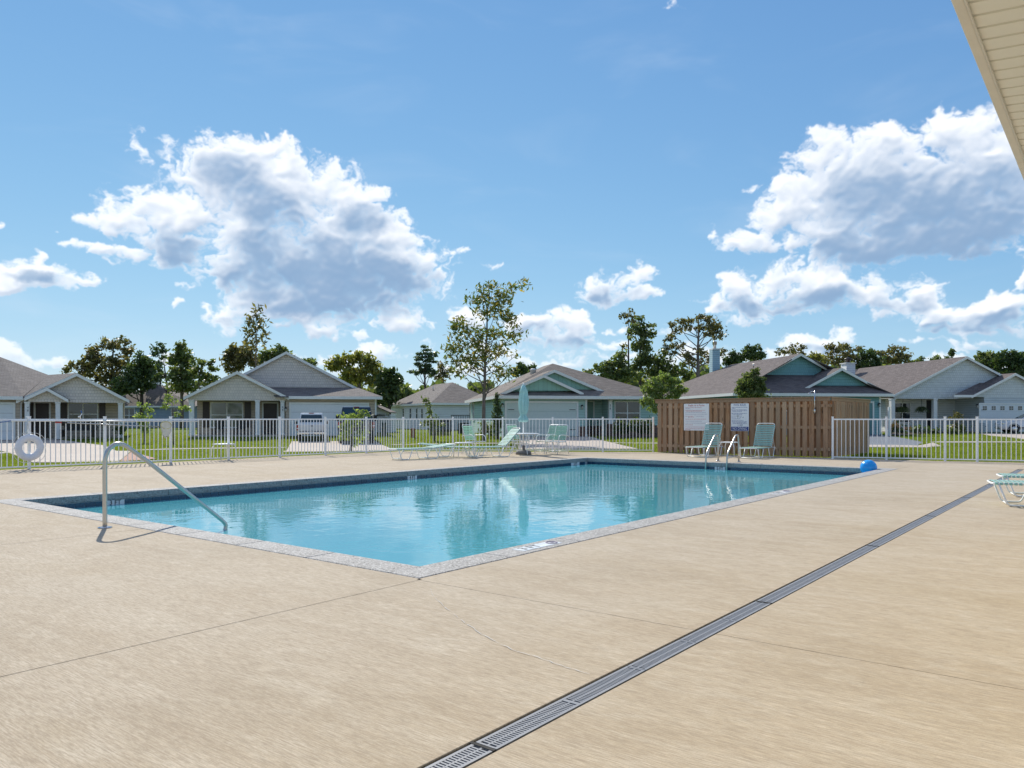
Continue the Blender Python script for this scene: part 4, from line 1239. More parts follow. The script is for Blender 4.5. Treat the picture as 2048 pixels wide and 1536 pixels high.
MB().tube([(-.05, -.02, .66), (-.05, -.02, .71), (-.05, .06, .73)], .008, 6).build('hook', K['furn'], rg)
def fence_pole(name, label, px0, px1, py0, py1, mat, r=.016, off=.055):
    a, _ = on_fence(px0, off); b_, _ = on_fence(px1, off)
    za, zb = H + (836 - py0) / F * a.y, H + (836 - py1) / F * b_.y
    rt = empty(name, (a.x, a.y, za), 0, label, 'pool pole')
    e = Vector((b_.x - a.x, b_.y - a.y, zb - za))
    MB().tube([(0, 0, 0), e], r, 8).build('pole', mat, rt)
    return rt, e
rt, e = fence_pole('vacuum_pole', 'long straight white pole resting along the top rail of the left fence', 20, 395, 841.5, 842.3, K['furn'], .017)
MB().tube([-e.normalized() * .35 + Vector((-.0, 0, -.06)), (0, 0, 0)], .012, 6).build('hose_end', K['bluep'], rt)
rt, e = fence_pole('skimmer_net', 'leaf net with white mesh bag on a pole hung on the left fence', 108, 318, 844.5, 853.5, K['chrome'], .012, .07)
MB().tube([(0, 0, 0), e * .055], .018, 8).build('red_grip', K['red'], rt)
MB().tube([e * .055, e * .10], .017, 8).build('black_grip', K['black'], rt)
d = e.normalized()
b = MB(); NR = 20
rimp = [e + d * (.16 - .15 * cos(2 * pi * i / NR)) + Vector((0, 0, .10 * sin(2 * pi * i / NR) + .05 - .0)) for i in range(NR)]
b.tube(rimp, .012, 6, True); b.build('rim', K['yellow'], rt)
b = MB(); vs = []; fs = []
for k in range(6):
    s_ = 1 - (k / 5) ** 2 * .55
    for i in range(NR):
        q = rimp[i]; cen = e + d * .16
        vs.append(cen + (q - cen) * s_ + Vector((.012 * sin(i * 2.2 + k), -.02 * k / 5, -.055 * k * (1 + .1 * sin(i * 1.3)))))
for k in range(5):
    for i in range(NR): fs.append((k * NR + i, k * NR + (i + 1) % NR, (k + 1) * NR + (i + 1) % NR, (k + 1) * NR + i))
fs.append(tuple(5 * NR + i for i in range(NR)))
b.add(vs, fs, True).build('net_bag', K['net'], rt)
p, _ = on_fence(159, .05)
hk = empty('pole_hook', (p.x, p.y, 1.20), UA, 'small white and blue pole hook standing up from the fence rail', 'hook')
MB().tube([(0, 0, 0), (.0, 0, .08), (.035, 0, .12), (.03, 0, .16)], .011, 6).lathe([(.02, 0), (.03, .02), (.02, .04)], 10, (-.03, 0, .03)).build('bracket', K['furn'], hk)
MB().tube([(.03, 0, .14), (.015, 0, .20)], .014, 6).build('clip', K['bluep'], hk)

# ------------------------------------------------------------------ pavilion roof at the upper right
HE = 1.8 + H
pv = empty('pavilion', uvp(0, 0), UA, 'cream vinyl soffit and metal edge of the pavilion roof at the upper right', 'pavilion')
EV = .575; tilt = radians(5)
SP = .1405
sb = MB().add([(.0, 0, 0), (.118, 0, 0), (.124, 0, .012), (.136, 0, .012), (SP, 0, 0), (0, -2.4, 0), (.118, -2.4, 0), (.124, -2.4, .012), (.136, -2.4, .012), (SP, -2.4, 0)], [(0, 1, 6, 5), (1, 2, 7, 6), (2, 3, 8, 7), (3, 4, 9, 8)]).mesh('soffit_panel', K['soffit'])
for i in range(92):
    inst('soffit_panel', sb, pv, (-3.0 + i * SP, EV - .048, HE + .006), (radians(5), 0, 0))
b = MB(); b.bbox(-3.05, 6.49, EV - .05, EV, HE - .004, HE + .20, .004).bbox(6.493, 10.0, EV - .049, EV + .001, HE - .004, HE + .20, .004)
b.build('fascia', K['fascia'], pv)
MB().tube([(-3.05, EV - .05, HE - .006), (10.0, EV - .05, HE - .006)], .006, 6).build('soffit_channel', K['fascia'], pv)
MB().prism([(-3.3, EV + .04, HE + .21), (-3.3, -3.6, HE + 1.9), (-3.3, -7.6, HE + .21)], (13.5, 0, 0)).build('roof', K['roof'], pv, uv=True)
b = MB(); b.box(-2.6, 9.6, -6.4, -1.7, -.02, HE - .16)
b.build('wall', K['white_lap'], pv, uv=True)

# ================================================================== houses
class House:
    def __init__(s, name, label, px, Y, ang, cat='house'):
        s.a = radians(ang); s.O = Vector(((px - 1024) / F * Y, Y)); s.g = gz(Y)
        s.r = empty(name, (s.O.x, s.O.y, s.g), s.a, label, cat)
    def ray(s, px, d):
        k = (px - 1024) / F; sa, ca = sin(s.a), cos(s.a)
        t = (d - sa * s.O.x + ca * s.O.y) / (-k * sa + ca)
        return ca * (k * t - s.O.x) + sa * (t - s.O.y), t
    def x(s, px, d=0): return s.ray(px, d)[0]
    def z(s, px, py, d=0): return H + (836 - py) / F * s.ray(px, d)[1] - s.g
    def P(s, px, py, d=0): return (s.x(px, d), d, s.z(px, py, d))
    def box(s, name, mat, x0, x1, y0, y1, z0, z1, parent=None, uv=False, bev=0):
        b = MB(); (b.bbox(x0, x1, y0, y1, z0, z1, bev) if bev else b.box(x0, x1, y0, y1, z0, z1))
        return b.build(name, mat, parent or s.r, uv=uv)
    def body(s, x0, x1, y0, y1, z1, mat):
        b = MB(); b.box(x0, x1, y0, y1, -.4, z1)
        return b.build('wall', mat, s.r, uv=True)
    def roofpoly(s, pts, mat, th=.07, name='roof'):
        return MB().prism(pts, (0, 0, -th)).build(name, mat, s.r, uv=True)
    def board(s, A, B, w=.17, t=.03, name='rake_board', mat=None, dy=-.002):
        A, B = Vector(A), Vector(B)
        p = [A, B, B - Vector((0, 0, w)), A - Vector((0, 0, w))]
        p = [q + Vector((0, dy, 0)) for q in p]
        return MB().prism(p, (0, -t, 0)).build(name, mat or K['trim'], s.r)
    def gable(s, apex, left, right, df, db, roofm, facem, zbot=None, face_d=None, over=.0, inset=.22, clip=None):
        # apex/left/right are pixels of the rake's top edge on the plane y = df
        A, L, R = s.P(*apex, df), s.P(*left, df), s.P(*right, df)
        for Q in (L, R):
            s.roofpoly([A, Q, (Q[0], db, Q[2]), (A[0], db, A[2])], roofm)
            q0 = Vector(Q); a0 = Vector(A)
            s.board(a0 - Vector((0, 0, .012)), q0 - Vector((0, 0, .012)), .19)
        fd = face_d if face_d is not None else df + .3
        zb = zbot if zbot is not None else min(L[2], R[2]) - .1
        sl = (A[2] - L[2]) / (A[0] - L[0]); sr = (A[2] - R[2]) / (R[0] - A[0])
        xl = L[0] + inset; xr = R[0] - inset
        pts = [(xl, fd, zb), (xr, fd, zb), (xr, fd, A[2] - sr * (xr - A[0]) - .08), (A[0], fd, A[2] - .08), (xl, fd, A[2] - sl * (A[0] - xl) - .08)]
        return MB().prism(pts, (0, .1, 0)).build('gable', facem, s.r, uv=True), A, L, R
    def window(s, x0, x1, z0, z1, d, nx=2, mat=None, frame=.07, dy=-1, pm=None):
        # frame with nx sashes, each split by a meeting rail
        f = MB(); m = mat or K['trim']; y0, y1 = (d - .045, d - .002)
        f.box(x0, x1, y0, y1, z1 - frame, z1).box(x0, x1, y0, y1, z0, z0 + frame)
        xs = [x0 + frame + i * ((x1 - x0) - frame) / nx for i in range(nx)]
        f.box(x0, x0 + frame, y0, y1, z0 + frame, z1 - frame)
        w = ((x1 - x0) - frame) / nx
        for i in range(nx):
            xr = x0 + (i + 1) * w
            f.box(xr, xr + frame, y0, y1, z0 + frame, z1 - frame)
        fr = f.build('window', m, s.r)
        for i in range(nx):
            xa = x0 + frame + i * w; xb = x0 + (i + 1) * w
            MB().box(xa, xb, d - .02, d - .003, z0 + frame, z1 - frame).build('pane', pm or K['pane'], fr)
            MB().box(xa, xb, d - .034, d - .021, (z0 + z1) / 2 - .025, (z0 + z1) / 2 + .025).build('meeting_rail', m, fr)
        MB().box(x0 - .03, x1 + .03, d - .08, d - .0455, z0 - .04, z0 + .012).build('sill', m, fr)
        return fr
    def garage(s, x0, x1, z1, d, mat, lites=0, hinges=False, frame=.12, z0=.02):
        g = empty('garage_door', ((x0 + x1) / 2, d, 0)); g.parent = s.r
        cx = (x0 + x1) / 2
        b = MB(); b.box(x0 - cx - frame, x1 - cx + frame, -.06, -.003, z1, z1 + frame).box(x0 - cx - frame, x0 - cx, -.06, -.003, z0, z1).box(x1 - cx, x1 - cx + frame, -.06, -.003, z0, z1)
        b.build('door_frame', K['trim'], g)
        n = 4; h = (z1 - z0) / n
        for i in range(n):
            MB().bbox(x0 - cx, x1 - cx, -.035, -.003, z0 + i * h + .006, z0 + (i + 1) * h - .006, .006).build('door_panel', mat, g)
        if lites:
            lw = (x1 - x0) / lites
            for i in range(lites):
                a = x0 - cx + (i + .5) * lw
                f = MB().box(a - .2, a + .2, -.045, -.036, z1 - h * .85, z1 - h * .2).build('door_light', K['trim'], g)
                for p in (-1, 1):
                    for q in (-1, 1):
                        zc = z1 - h * .525 + q * h * .15; MB().box(a + p * .095 - .08, a + p * .095 + .08, -.052, -.0452, zc - h * .125, zc + h * .125).build('pane', K['pane'], f)
        if hinges:
            for xx, sgn in ((x0 - cx + .08, 1), (x1 - cx - .08, -1)):
                for zz in (z1 - h * .8, z0 + h * .8):
                    MB().box(min(xx, xx + sgn * .42), max(xx, xx + sgn * .42), -.05, -.036, zz - .02, zz + .02).build('strap_hinge', K['black'], g)
        return g
    def door(s, x0, x1, z1, d, mat, z0=.1):
        dr_ = MB().box(x0, x1, d - .03, d - .002, z0, z1).build('door', mat, s.r)
        MB().box(x0 - .1, x0 - .001, d - .05, d - .002, z0, z1 + .1).box(x1 + .001, x1 + .1, d - .05, d - .002, z0, z1 + .1).box(x0, x1, d - .05, d - .002, z1, z1 + .1).build('door_frame', K['trim'], dr_)
        w = x1 - x0
        for (zz0, zz1) in ((.08, .36), (.42, .76), (.82, .95)):
            for k in (0, 1):
                a = x0 + w * (.12 + .42 * k)
                MB().bbox(a, a + w * .33, d - .036, d - .028, z0 + (z1 - z0) * zz0, z0 + (z1 - z0) * zz1, .003).build('door_panel', mat, dr_)
        MB().lathe([(.02, 0), (.03, .02), (.02, .05)], 8).build('handle', K['chrome'], dr_, (x1 - .08, d - .045, z0 + 1.0), (radians(90), 0, 0))
        return dr_
    def column(s, x0, x1, d, z0, z1, mat=None):
        m = mat or K['trim']; c = (x0 + x1) / 2; w = (x1 - x0) / 2
        cl = MB().box(-w, w, -w, w, z0 + .15, z1 - .10).build('column', m, s.r, (c, d, 0))
        MB().bbox(-w - .03, w + .03, -w - .03, w + .03, z1 - .10, z1, .01).build('capital', m, cl)
        MB().bbox(-w - .03, w + .03, -w - .03, w + .03, z0, z0 + .15, .01).build('plinth', m, cl)
        return cl
    def shutter(s, x0, x1, z0, z1, d, mat=None):
        m = mat or K['door']
        sh = MB().box(x0, x1, d - .035, d - .002, z0, z1).build('shutter', m, s.r)
        b = MB(); n = 14
        for i in range(n):
            zz = z0 + .06 + i * (z1 - z0 - .12) / n
            b.box(x0 + .05, x1 - .05, d - .048, d - .034, zz, zz + .035)
        tag(b.build('louvre', m, sh), kind='stuff')
    def lamp(s, x, z, d):
        l = MB().box(-.05, .05, -.03, 0, -.06, .14).lathe([(.02, .16), (.10, .06), (.02, .05)], 8, (0, -.12, 0)).build('wall_lamp', K['black'], s.r, (x, d - .003, z))
        MB().lathe([(.05, -.14), (.075, .04)], 8, (0, -.12, 0)).build('lamp_glass', K['lamp'], l)
    def digits(s, txt, x, z, d, size=.17):
        for i, t_ in enumerate(txt):
            text_on(t_, size, K['black'], s.r, 'house_number', Matrix.Translation((x, d - .006, z - i * size * 1.05)) @ RX, .004)

def pipe_vent(h, x, y, z, hgt=.35):
    MB().tube([(0, 0, 0), (0, 0, hgt)], .05, 8).build('vent_pipe', K['steel'], h.r, (x, y, z))

# --- house with the two pickups (taupe, number 44)
def q(z_, ox, oy, s): return (ox + z_[0] / s, oy + z_[1] / s)
A = lambda x, y: q((x, y), 360, 640, 4.655)
h2 = House('house', 'taupe shingled house numbered 44 with two pickups parked before its double garage', 365, 50, 12)
ze = h2.z(*A(1000, 712), -.4)
xL, xR = h2.x(A(104, 0)[0], 0), h2.x(A(1828, 0)[0], 0)
x578 = h2.x(A(985, 0)[0], 0)
h2.body(xL, x578, 2.0, 3.0, ze - .02, K['taupe_lap'])
h2.body(x578, xR, 0, 3.0, ze - .02, K['taupe_lap'])
h2.body(xL, xR, 3.0, 17, ze - .021, K['taupe_lap'])
h2.box('porch_floor', K['walk'], xL, x578 - .01, -.05, 1.99, -.3, .10)
h2.box('porch_ceiling', K['cream'], xL + .12, x578 - .02, .12, 1.98, h2.z(*A(500, 752), 0) + .02, h2.z(*A(500, 752), 0) + .06)
h2.gable(A(990, 290), A(157, 722), (752.5, 794.6), 3.0, 16.5, K['roof'], K['taupe_shake'], ze - .3, 3.25)
h2.gable(A(530, 475), A(33, 716), A(1017, 720), -.3, 8, K['roof'], K['taupe_shake'], h2.z(*A(500, 748), .02), .02)
B_ = h2.P(*A(1885, 712), -.42); Cc = h2.P(*A(1662, 632), 3.0)
Lz = h2.P(*A(900, 712), -.42)
h2.roofpoly([Lz, B_, Cc, (h2.x(A(700, 0)[0], 3.0), 3.0, Cc[2])], K['roof'])
h2.roofpoly([B_, (B_[0], 16.5, B_[2]), (Cc[0], 16.5, Cc[2]), Cc], K['roof'])
h2.board((h2.x(A(1012, 0)[0], -.43), -.43, B_[2] - .01), (B_[0], -.43, B_[2] - .01), .19, name='fascia')
h2.box('soffit', K['cream'], x578 + .02, B_[0] - .03, -.42, -.003, B_[2] - .20, B_[2] - .17)
gx0, gx1 = h2.x(A(1035, 0)[0]), h2.x(A(1745, 0)[0])
h2.garage(gx0, gx1, h2.z(*A(1400, 785)), 0, K['garage'])
h2.board((xR - .10, -.0, ze - .06), (xR + .01, 0, ze - .06), 2.6, .02, 'corner_board')
for a, b_ in ((84, 131), (702, 740), (936, 972)):
    h2.column(h2.x(A(a, 0)[0], .05), h2.x(A(b_, 0)[0], .05), .16, .05, h2.z(*A(500, 748), .05))
d = 2.0
def Z2(y): return h2.z(*A(500, y), d)
def X2(x): return h2.x(A(x, 0)[0], d)
h2.window(X2(283), X2(590), Z2(1003), Z2(765), d, 2, pm=K['pane2'])
h2.shutter(X2(212), X2(273), Z2(1000), Z2(762), d); h2.shutter(X2(602), X2(662), Z2(1000), Z2(762), d)
h2.door(X2(778), X2(904), Z2(775), d, K['door'])
h2.lamp(h2.x(A(986, 0)[0]), h2.z(*A(986, 832)), 0)
h2.digits('44', h2.x(A(955, 0)[0], .0), h2.z(*A(955, 812), 0), -.0)
for xx in (350, 560):
    c_ = empty('porch_chair', (h2.O.x + X2(xx), h2.O.y + 1.2, .1), 0, 'dark porch chair in front of the %s window sash of the taupe house numbered 44' % ('left' if xx < 400 else 'right'), 'porch chair')
    MB().box(-.27, .27, -.25, .25, .38, .43).build('seat', K['black'], c_)
    MB().box(-.27, .27, .22, .27, .43, .95).build('backrest', K['black'], c_)
    for sx in (-.24, .24):
        for sy in (-.22, .22): MB().box(sx - .025, sx + .025, sy - .025, sy + .025, 0, .38).build('leg', K['black'], c_)

# --- left house (taupe, number 48)
A = lambda x, y: q((x, y), 0, 640, 4.655)
h1 = House('house', 'taupe house numbered 48 at the left edge with a small gabled porch', 0, 46, 25)
ze = h1.z(*A(100, 712), -.4)
x0 = h1.x(-110); xg = h1.x(A(185, 0)[0]); xr = h1.x(A(1120, 0)[0])
h1.body(x0, xg, 0, 9, ze - .03, K['taupe_lap']); h1.body(xg, xr, 1.9, 9.2, ze - .031, K['taupe_lap'])
h1.box('porch_floor', K['walk'], xg + .01, xr, -.05, 1.89, -.3, .08)
fb = h1.z(*A(500, 768), .02)
h1.box('porch_ceiling', K['cream'], xg + .01, xr - .1, .13, 1.88, fb + .02, fb + .06)
h1.gable(A(715, 492), A(150, 745), A(1205, 745), -.3, 8.8, K['roof'], K['taupe_shake'], fb, .02)
h1.gable(A(437, 628), A(228, 722), A(637, 738), -.75, 3, K['roof'], K['taupe_shake'], h1.z(*A(430, 762), -.45), -.45, inset=.15)
Lc = h1.P(-130, 792.5, -.4); Rc = h1.P(*A(215, 712), -.4)
ap = h1.P(*A(-120, 295), 7.0); rg_ = h1.P(*A(170, 400), 7.0)
mid = h1.P(*A(452, 512), 4.5)
h1.roofpoly([Lc, Rc, h1.P(*A(452, 512), 5.2), h1.P(*A(0, 343), 7.6), h1.P(*A(-400, 343), 7.6)], K['roof'])
h1.roofpoly([h1.P(*A(715, 492), -.25), h1.P(*A(452, 511), 5.2), h1.P(*A(205, 722), -.35), h1.P(*A(330, 668), -.25)], K['roof'])
h1.board((x0 - .4, -.41, Rc[2]), (h1.x(A(215, 0)[0], -.41), -.41, Rc[2]), .2, name='fascia')
h1.garage(h1.x(-108), h1.x(A(122, 0)[0]), h1.z(*A(50, 785)), 0, K['garage'])
for a, b_ in ((230, 275), (517, 559)):
    h1.column(h1.x(A(a, 0)[0], -.4), h1.x(A(b_, 0)[0], -.4), -.3, .05, h1.z(*A(400, 762), -.4))
h1.column(h1.x(A(1100, 0)[0]), h1.x(A(1142, 0)[0]), .16, .05, fb); h1.column(h1.x(A(183, 0)[0]), h1.x(A(200, 0)[0]), .12, .05, fb)
d = 1.9
def X1(x): return h1.x(A(x, 0)[0], d)
def Z1(y): return h1.z(*A(500, y), d)
h1.window(X1(630), X1(915), Z1(985), Z1(768), d, 2)
h1.shutter(X1(562), X1(623), Z1(985), Z1(765), d); h1.shutter(X1(925), X1(982), Z1(985), Z1(765), d)
h1.door(X1(332), X1(457), Z1(775), d, K['door']); h1.shutter(X1(280), X1(312), Z1(1060), Z1(770), d)
h1.digits('48', h1.x(A(260, 0)[0], -.5), h1.z(*A(260, 816), -.5), -.52)
b_ = empty('porch_bench', (h1.O.x + X1(760), h1.O.y + 1.0, .08), 0, 'dark bench under the window of the house numbered 48', 'bench')
MB().box(-1.0, 1.0, -.25, .25, .38, .44).build('seat', K['black'], b_); MB().box(-1.0, 1.0, .22, .27, .44, .85).build('backrest', K['black'], b_)
for sx in (-.9, .9): MB().box(sx - .04, sx + .04, -.22, .22, 0, .38).build('leg', K['black'], b_)

# --- blue-grey house behind, between the two
hb = House('house', 'blue grey house with a brown hipped roof far behind between the two taupe houses', 250, 92, 0)
zb = hb.z(300, 812); xa, xb = hb.x(200), hb.x(400)
hb.body(xa, xb, 0, 12, zb - .02, K['bluegrey'])
apx = hb.P(316, 769, 6)
c4 = [(xa - .4, -.4, zb), (hb.P(381, 812, -.4)[0] + .6, -.4, zb), (hb.P(381, 812, -.4)[0] + .6, 12.4, zb), (xa - .4, 12.4, zb)]
t1 = (apx[0], 5.2, apx[2]); t2 = (apx[0], 6.8, apx[2])
hb.roofpoly([c4[0], c4[1], t1], K['roof_tan']); hb.roofpoly([c4[1], c4[2], t2, t1], K['roof_tan']); hb.roofpoly([c4[2], c4[3], t2], K['roof_tan']); hb.roofpoly([c4[3], c4[0], t1, t2], K['roof_tan'])
hb.board((xa - .4, -.42, zb), (c4[1][0], -.42, zb), .18, name='fascia')
hb.box('chimney', K['door'], apx[0] - .55, apx[0] + .45, 4.2, 5.0, apx[2] - .9, apx[2] - .05); hb.box('chimney_cap', K['trim'], apx[0] - .65, apx[0] + .55, 4.1, 5.1, apx[2] - .05, apx[2] + .15)
hb.window(hb.x(342), hb.x(356), hb.z(350, 833), hb.z(350, 817), 0, 1); hb.window(hb.x(247), hb.x(270), hb.z(350, 845), hb.z(350, 816), 0, 2)

# --- white house behind the lawn, left of the mint house
A = lambda x, y: q((x, y), 740, 540, 3.94)
hw = House('house', 'white house with a hipped roof seen corner on, left of the mint green house', 862, 74, 24)
zw = hw.z(862, 805.5) 
fx1 = hw.x(945); 
side = 16.0
hw.body(.25, fx1, .25, side, zw - .1, K['white_lap'])
bl_ = 0
# left end of the side eave lies at px 774
t_s = side
for _ in range(40):
    px_ = 1024 + F * (hw.O.x - sin(hw.a) * t_s) / (hw.O.y + cos(hw.a) * t_s)
    t_s += .4 if px_ > 774 else -.4
c4 = [(0, 0, zw), (fx1 + 3, 0, zw), (fx1 + 3, t_s, zw), (0, t_s, zw)]
hw.body(.26, fx1 + 2.6, .26, t_s - .3, zw - .11, K['white_lap'])
ax = hw.P(905, 764.6, 5.6); run = ax[0]
t1 = (ax[0], ax[0] * .95, ax[2]); t1 = (ax[0], 5.6, ax[2]); t2 = (ax[0], t_s - 4.5, ax[2])
hw.roofpoly([c4[0], c4[1], t1], K['roof_tan']); hw.roofpoly([c4[0], t1, t2, c4[3]], K['roof']); hw.roofpoly([c4[1], c4[2], t2, t1], K['roof']); hw.roofpoly([c4[2], c4[3], t2], K['roof'])
for y in range(4):
    # narrow windows on the long side wall (facing -x)
    pxw = (807.5, 821.5, 834.5, 845)[y]
    k = (pxw - 1024) / F; sa, ca = sin(hw.a), cos(hw.a)
    # ray meets local x = .25
    t_ = (.25 + ca * hw.O.x + sa * hw.O.y) / (ca * k + sa); yy = -sa * (k * t_ - hw.O.x) + ca * (t_ - hw.O.y)
    zt = H + (836 - 816) / F * t_ - hw.g; zb_ = H + (836 - 838) / F * t_ - hw.g
    w_ = MB().box(.20, .248, yy - .28, yy + .28, zb_, zt).build('window', K['trim'], hw.r)
    MB().box(.19, .199, yy - .2, yy + .2, zb_ + .06, (zb_ + zt) / 2 - .02).build('pane', K['pane'], w_); MB().box(.19, .199, yy - .2, yy + .2, (zb_ + zt) / 2 + .02, zt - .06).build('pane', K['pane'], w_)
hw.board((0, -.01, zw), (fx1 + 3, -.01, zw), .2, name='fascia')
MB().box(-.03, -.001, -.03, t_s, zw - .2, zw).build('fascia', K['trim'], hw.r)
pipe_vent(hw, ax[0] - 1.5, 7.5, ax[2] - .9, .5)

# --- small white lean-to behind the 44 house
hs = House('garden_shed', 'small white shed roof building just right of the taupe house numbered 44', 753, 62, 0, 'shed')
zt = hs.z(753, 810); zl = hs.z(781, 824)
hs.body(0, hs.x(781), 0, 3, zl - .2, K['white_lap'])
hs.roofpoly([(0 - .2, -.3, zt), (hs.x(781), -.3, zl), (hs.x(781), 3.3, zl), (-.2, 3.3, zt)], K['roof_tan'])
MB().prism([(0, 0, zl - .3), (hs.x(778), 0, zl - .3), (hs.x(778), 0, zl - .02), (0, 0, zt - .08)], (0, .1, 0)).build('gable', K['trim'], hs.r)
hs.window(hs.x(770), hs.x(775), hs.z(770, 834), hs.z(770, 826), 0, 1)

# --- mint house with carriage garage
A3 = lambda x, y: q((x, y), 740, 540, 3.94)
A4 = lambda x, y: q((x, y), 1140, 600, 4.655)
h3 = House('house', 'mint green house numbered 34 with two front gables and carriage style garage door', 1001, 50, 11)
ze = h3.z(1003, 791, -.4)
x0 = h3.x(1003); xg = h3.x(1172); xr = h3.x(1330)
h3.body(x0, xg, 0, 14, ze - .06, K['mint_lap'])
h3.body(xg, h3.x(1220), 1.8, 14.1, ze - .061, K['mint_lap']); h3.body(h3.x(1220), xr, .5, 14.2, ze - .062, K['mint_lap'])
E0 = (x0 - .4, -.42, ze); E1 = (xr + .35, -.42, ze)
hd = 15.0
apx = h3.P(1105.5, 727, 6.0)
T1 = (apx[0], 6.0, apx[2]); T2 = (apx[0], 9.0, apx[2])
E2 = (E1[0], hd, ze); E3 = (E0[0], hd, ze)
h3.roofpoly([E0, E1, T1], K['roof_tan']); h3.roofpoly([E1, E2, T2, T1], K['roof_tan']); h3.roofpoly([E2, E3, T2], K['roof_tan']); h3.roofpoly([E3, E0, T1, T2], K['roof_tan'])
h3.board((E0[0], -.43, ze), (E1[0], -.43, ze), .2, name='fascia')
MB().box(E0[0] - .03, E0[0] - .001, -.43, hd, ze - .2, ze).build('fascia', K['trim'], h3.r)
h3.box('soffit', K['cream'], E0[0] + .03, E1[0] - .03, -.41, -.003, ze - .22, ze - .19)
h3.gable((1109, 739), (1000, 786), (1220, 786), .55, 6.0, K['roof_tan'], K['mint_board'], h3.z(1100, 782, .7), .75, inset=.4)
h3.gable((1087.5, 749), (1000.5, 786.5), (1167, 785.5), -.1, 3.5, K['roof_tan'], K['mint_board'], h3.z(1090, 781, .2), .15, inset=.45)
g0, g1 = h3.x(1013), h3.x(1153)
h3.garage(g0, g1, h3.z(1080, 806), 0, K['garagemint'], 0, True)
h3.lamp(h3.x(1163.5), h3.z(1163, 814), 0); h3.lamp(h3.x(1004.6), h3.z(1004, 811), 0)
h3.box('wainscot', K['brickred'], h3.x(1156.5), xg + .05, -.05, -.002, -.1, h3.z(1165, 853), uv=True)
h3.box('wainscot', K['brickred'], xg + .06, h3.x(1219, 1.7), 1.74, 1.797, -.1, h3.z(1200, 852, 1.7), uv=True)
h3.box('wainscot', K['brickred'], h3.x(1221, .4), xr + .05, .44, .497, -.1, h3.z(1250, 851, .4), uv=True)
h3.column(xg - .06, xg + .05, -.02, 0, ze - .2)
h3.door(h3.x(1174.5, 1.8), h3.x(1186, 1.8), h3.z(1180, 804, 1.8), 1.8, K['mintdoor'])
h3.column(h3.x(1217.5, .2), h3.x(1224, .2), .25, h3.z(1220, 848, .2), ze - .2)
h3.box('column_base', K['brickred'], h3.x(1214, .2), h3.x(1226, .2), -.02, .43, -.1, h3.z(1220, 848, .2), uv=True)
h3.window(h3.x(1228.5, .5), h3.x(1280.5, .5), h3.z(1250, 850, .5), h3.z(1250, 802, .5), .5, 2)
h3.digits('34', h3.x(1220.5, .0), h3.z(1220, 811, .0), -.02 + .02, .2)
for pxw in (940.5, 947.5):
    k = (pxw - 1024) / F; sa, ca = sin(h3.a), cos(h3.a)
    t_ = (x0 + ca * h3.O.x + sa * h3.O.y) / (ca * k + sa); yy = -sa * (k * t_ - h3.O.x) + ca * (t_ - h3.O.y)
    zt = H + 30 / F * t_ - h3.g; zb_ = H - 6 / F * t_ - h3.g
    w_ = MB().box(x0 - .05, x0 - .002, yy - .42, yy + .42, zb_, zt).build('window', K['trim'], h3.r)
    MB().box(x0 - .06, x0 - .051, yy - .30, yy + .30, zb_ + .08, (zb_ + zt) / 2 - .02).build('pane', K['pane'], w_); MB().box(x0 - .06, x0 - .051, yy - .30, yy + .30, (zb_ + zt) / 2 + .02, zt - .08).build('pane', K['pane'], w_)
MB().lathe([(.22, 0), (.22, .3), (.28, .32), (.1, .42)], 12).build('turbine_vent', K['trim'], h3.r, (h3.x(1066, 5.2), 5.2, h3.z(1066, 746, 5.2) - .1))

# --- teal house behind the enclosure
A5 = lambda x, y: q((x, y), 1540, 640, 4.03)
h4 = House('house', 'teal shingled house with a chimney rising behind the wooden enclosure', 1470, 54, 9)
ze = h4.z(1600, 786.5, -.4)
x0 = h4.x(1472); xr = h4.x(1761)
h4.body(x0, xr, 0, 20, ze - .06, K['teal_lap'])
rx, rz = h4.P(1602, 707.5, 3.0)[0], h4.P(1602, 707.5, 3.0)[2]
E0 = (x0 - .4, -.42, ze); E1 = (h4.x(1787, -.42), -.42, ze); hd = 20.4
rr_ = h4.P(1656.6, 738, 3.0)
sl = (rz - ze) / (rx - E0[0])
RE = (rx, 3.0, rz); RB = (rx, 15.0, rz)
h4.roofpoly([E0, (rx - (rz - ze) * .0, 3.0, rz), RB, (E0[0], hd, ze)], K['roof_dark'])
h4.roofpoly([RE, E1, (E1[0], hd, ze), RB], K['roof_dark'])
h4.roofpoly([(E0[0], hd, ze), RB, (E1[0], hd, ze)], K['roof_dark'])
fz = h4.z(1600, 749, 3.0)
h4.roofpoly([E0, E1, (h4.x(1690, 3.05), 3.05, fz), (h4.x(1520, 3.05), 3.05, fz)], K['roof_dark'])
h4.gable((1602, 706.5), (1519.5, 751), (1657.5, 738.5), 2.55, 4, K['roof_dark'], K['teal_shake'], fz - .2, 2.95, inset=.35)
h4.gable((1684, 735.5), (1606.5, 777), (1761, 777), .55, 6, K['roof_dark'], K['teal_shake'], h4.z(1684, 771, 1.0), .95, inset=.55)
h4.board((E0[0], -.43, ze), (E1[0], -.43, ze), .2, name='fascia')
MB().box(E0[0] - .03, E0[0] - .001, -.43, hd, ze - .2, ze).build('fascia', K['trim'], h4.r)
h4.box('soffit', K['cream'], E0[0] + .03, E1[0] - .03, -.41, -.003, ze - .22, ze - .19)
h4.window(h4.x(1541), h4.x(1603), h4.z(1560, 822), h4.z(1560, 791), 0, 3)
h4.garage(h4.x(1640), h4.x(1744.5), h4.z(1740, 806), 0, K['garageteal'], 4)
h4.lamp(h4.x(1757), h4.z(1757, 810), 0)
h4.box('corner_board', K['trim'], xr - .12, xr + .02, -.025, -.002, -.2, ze - .2)
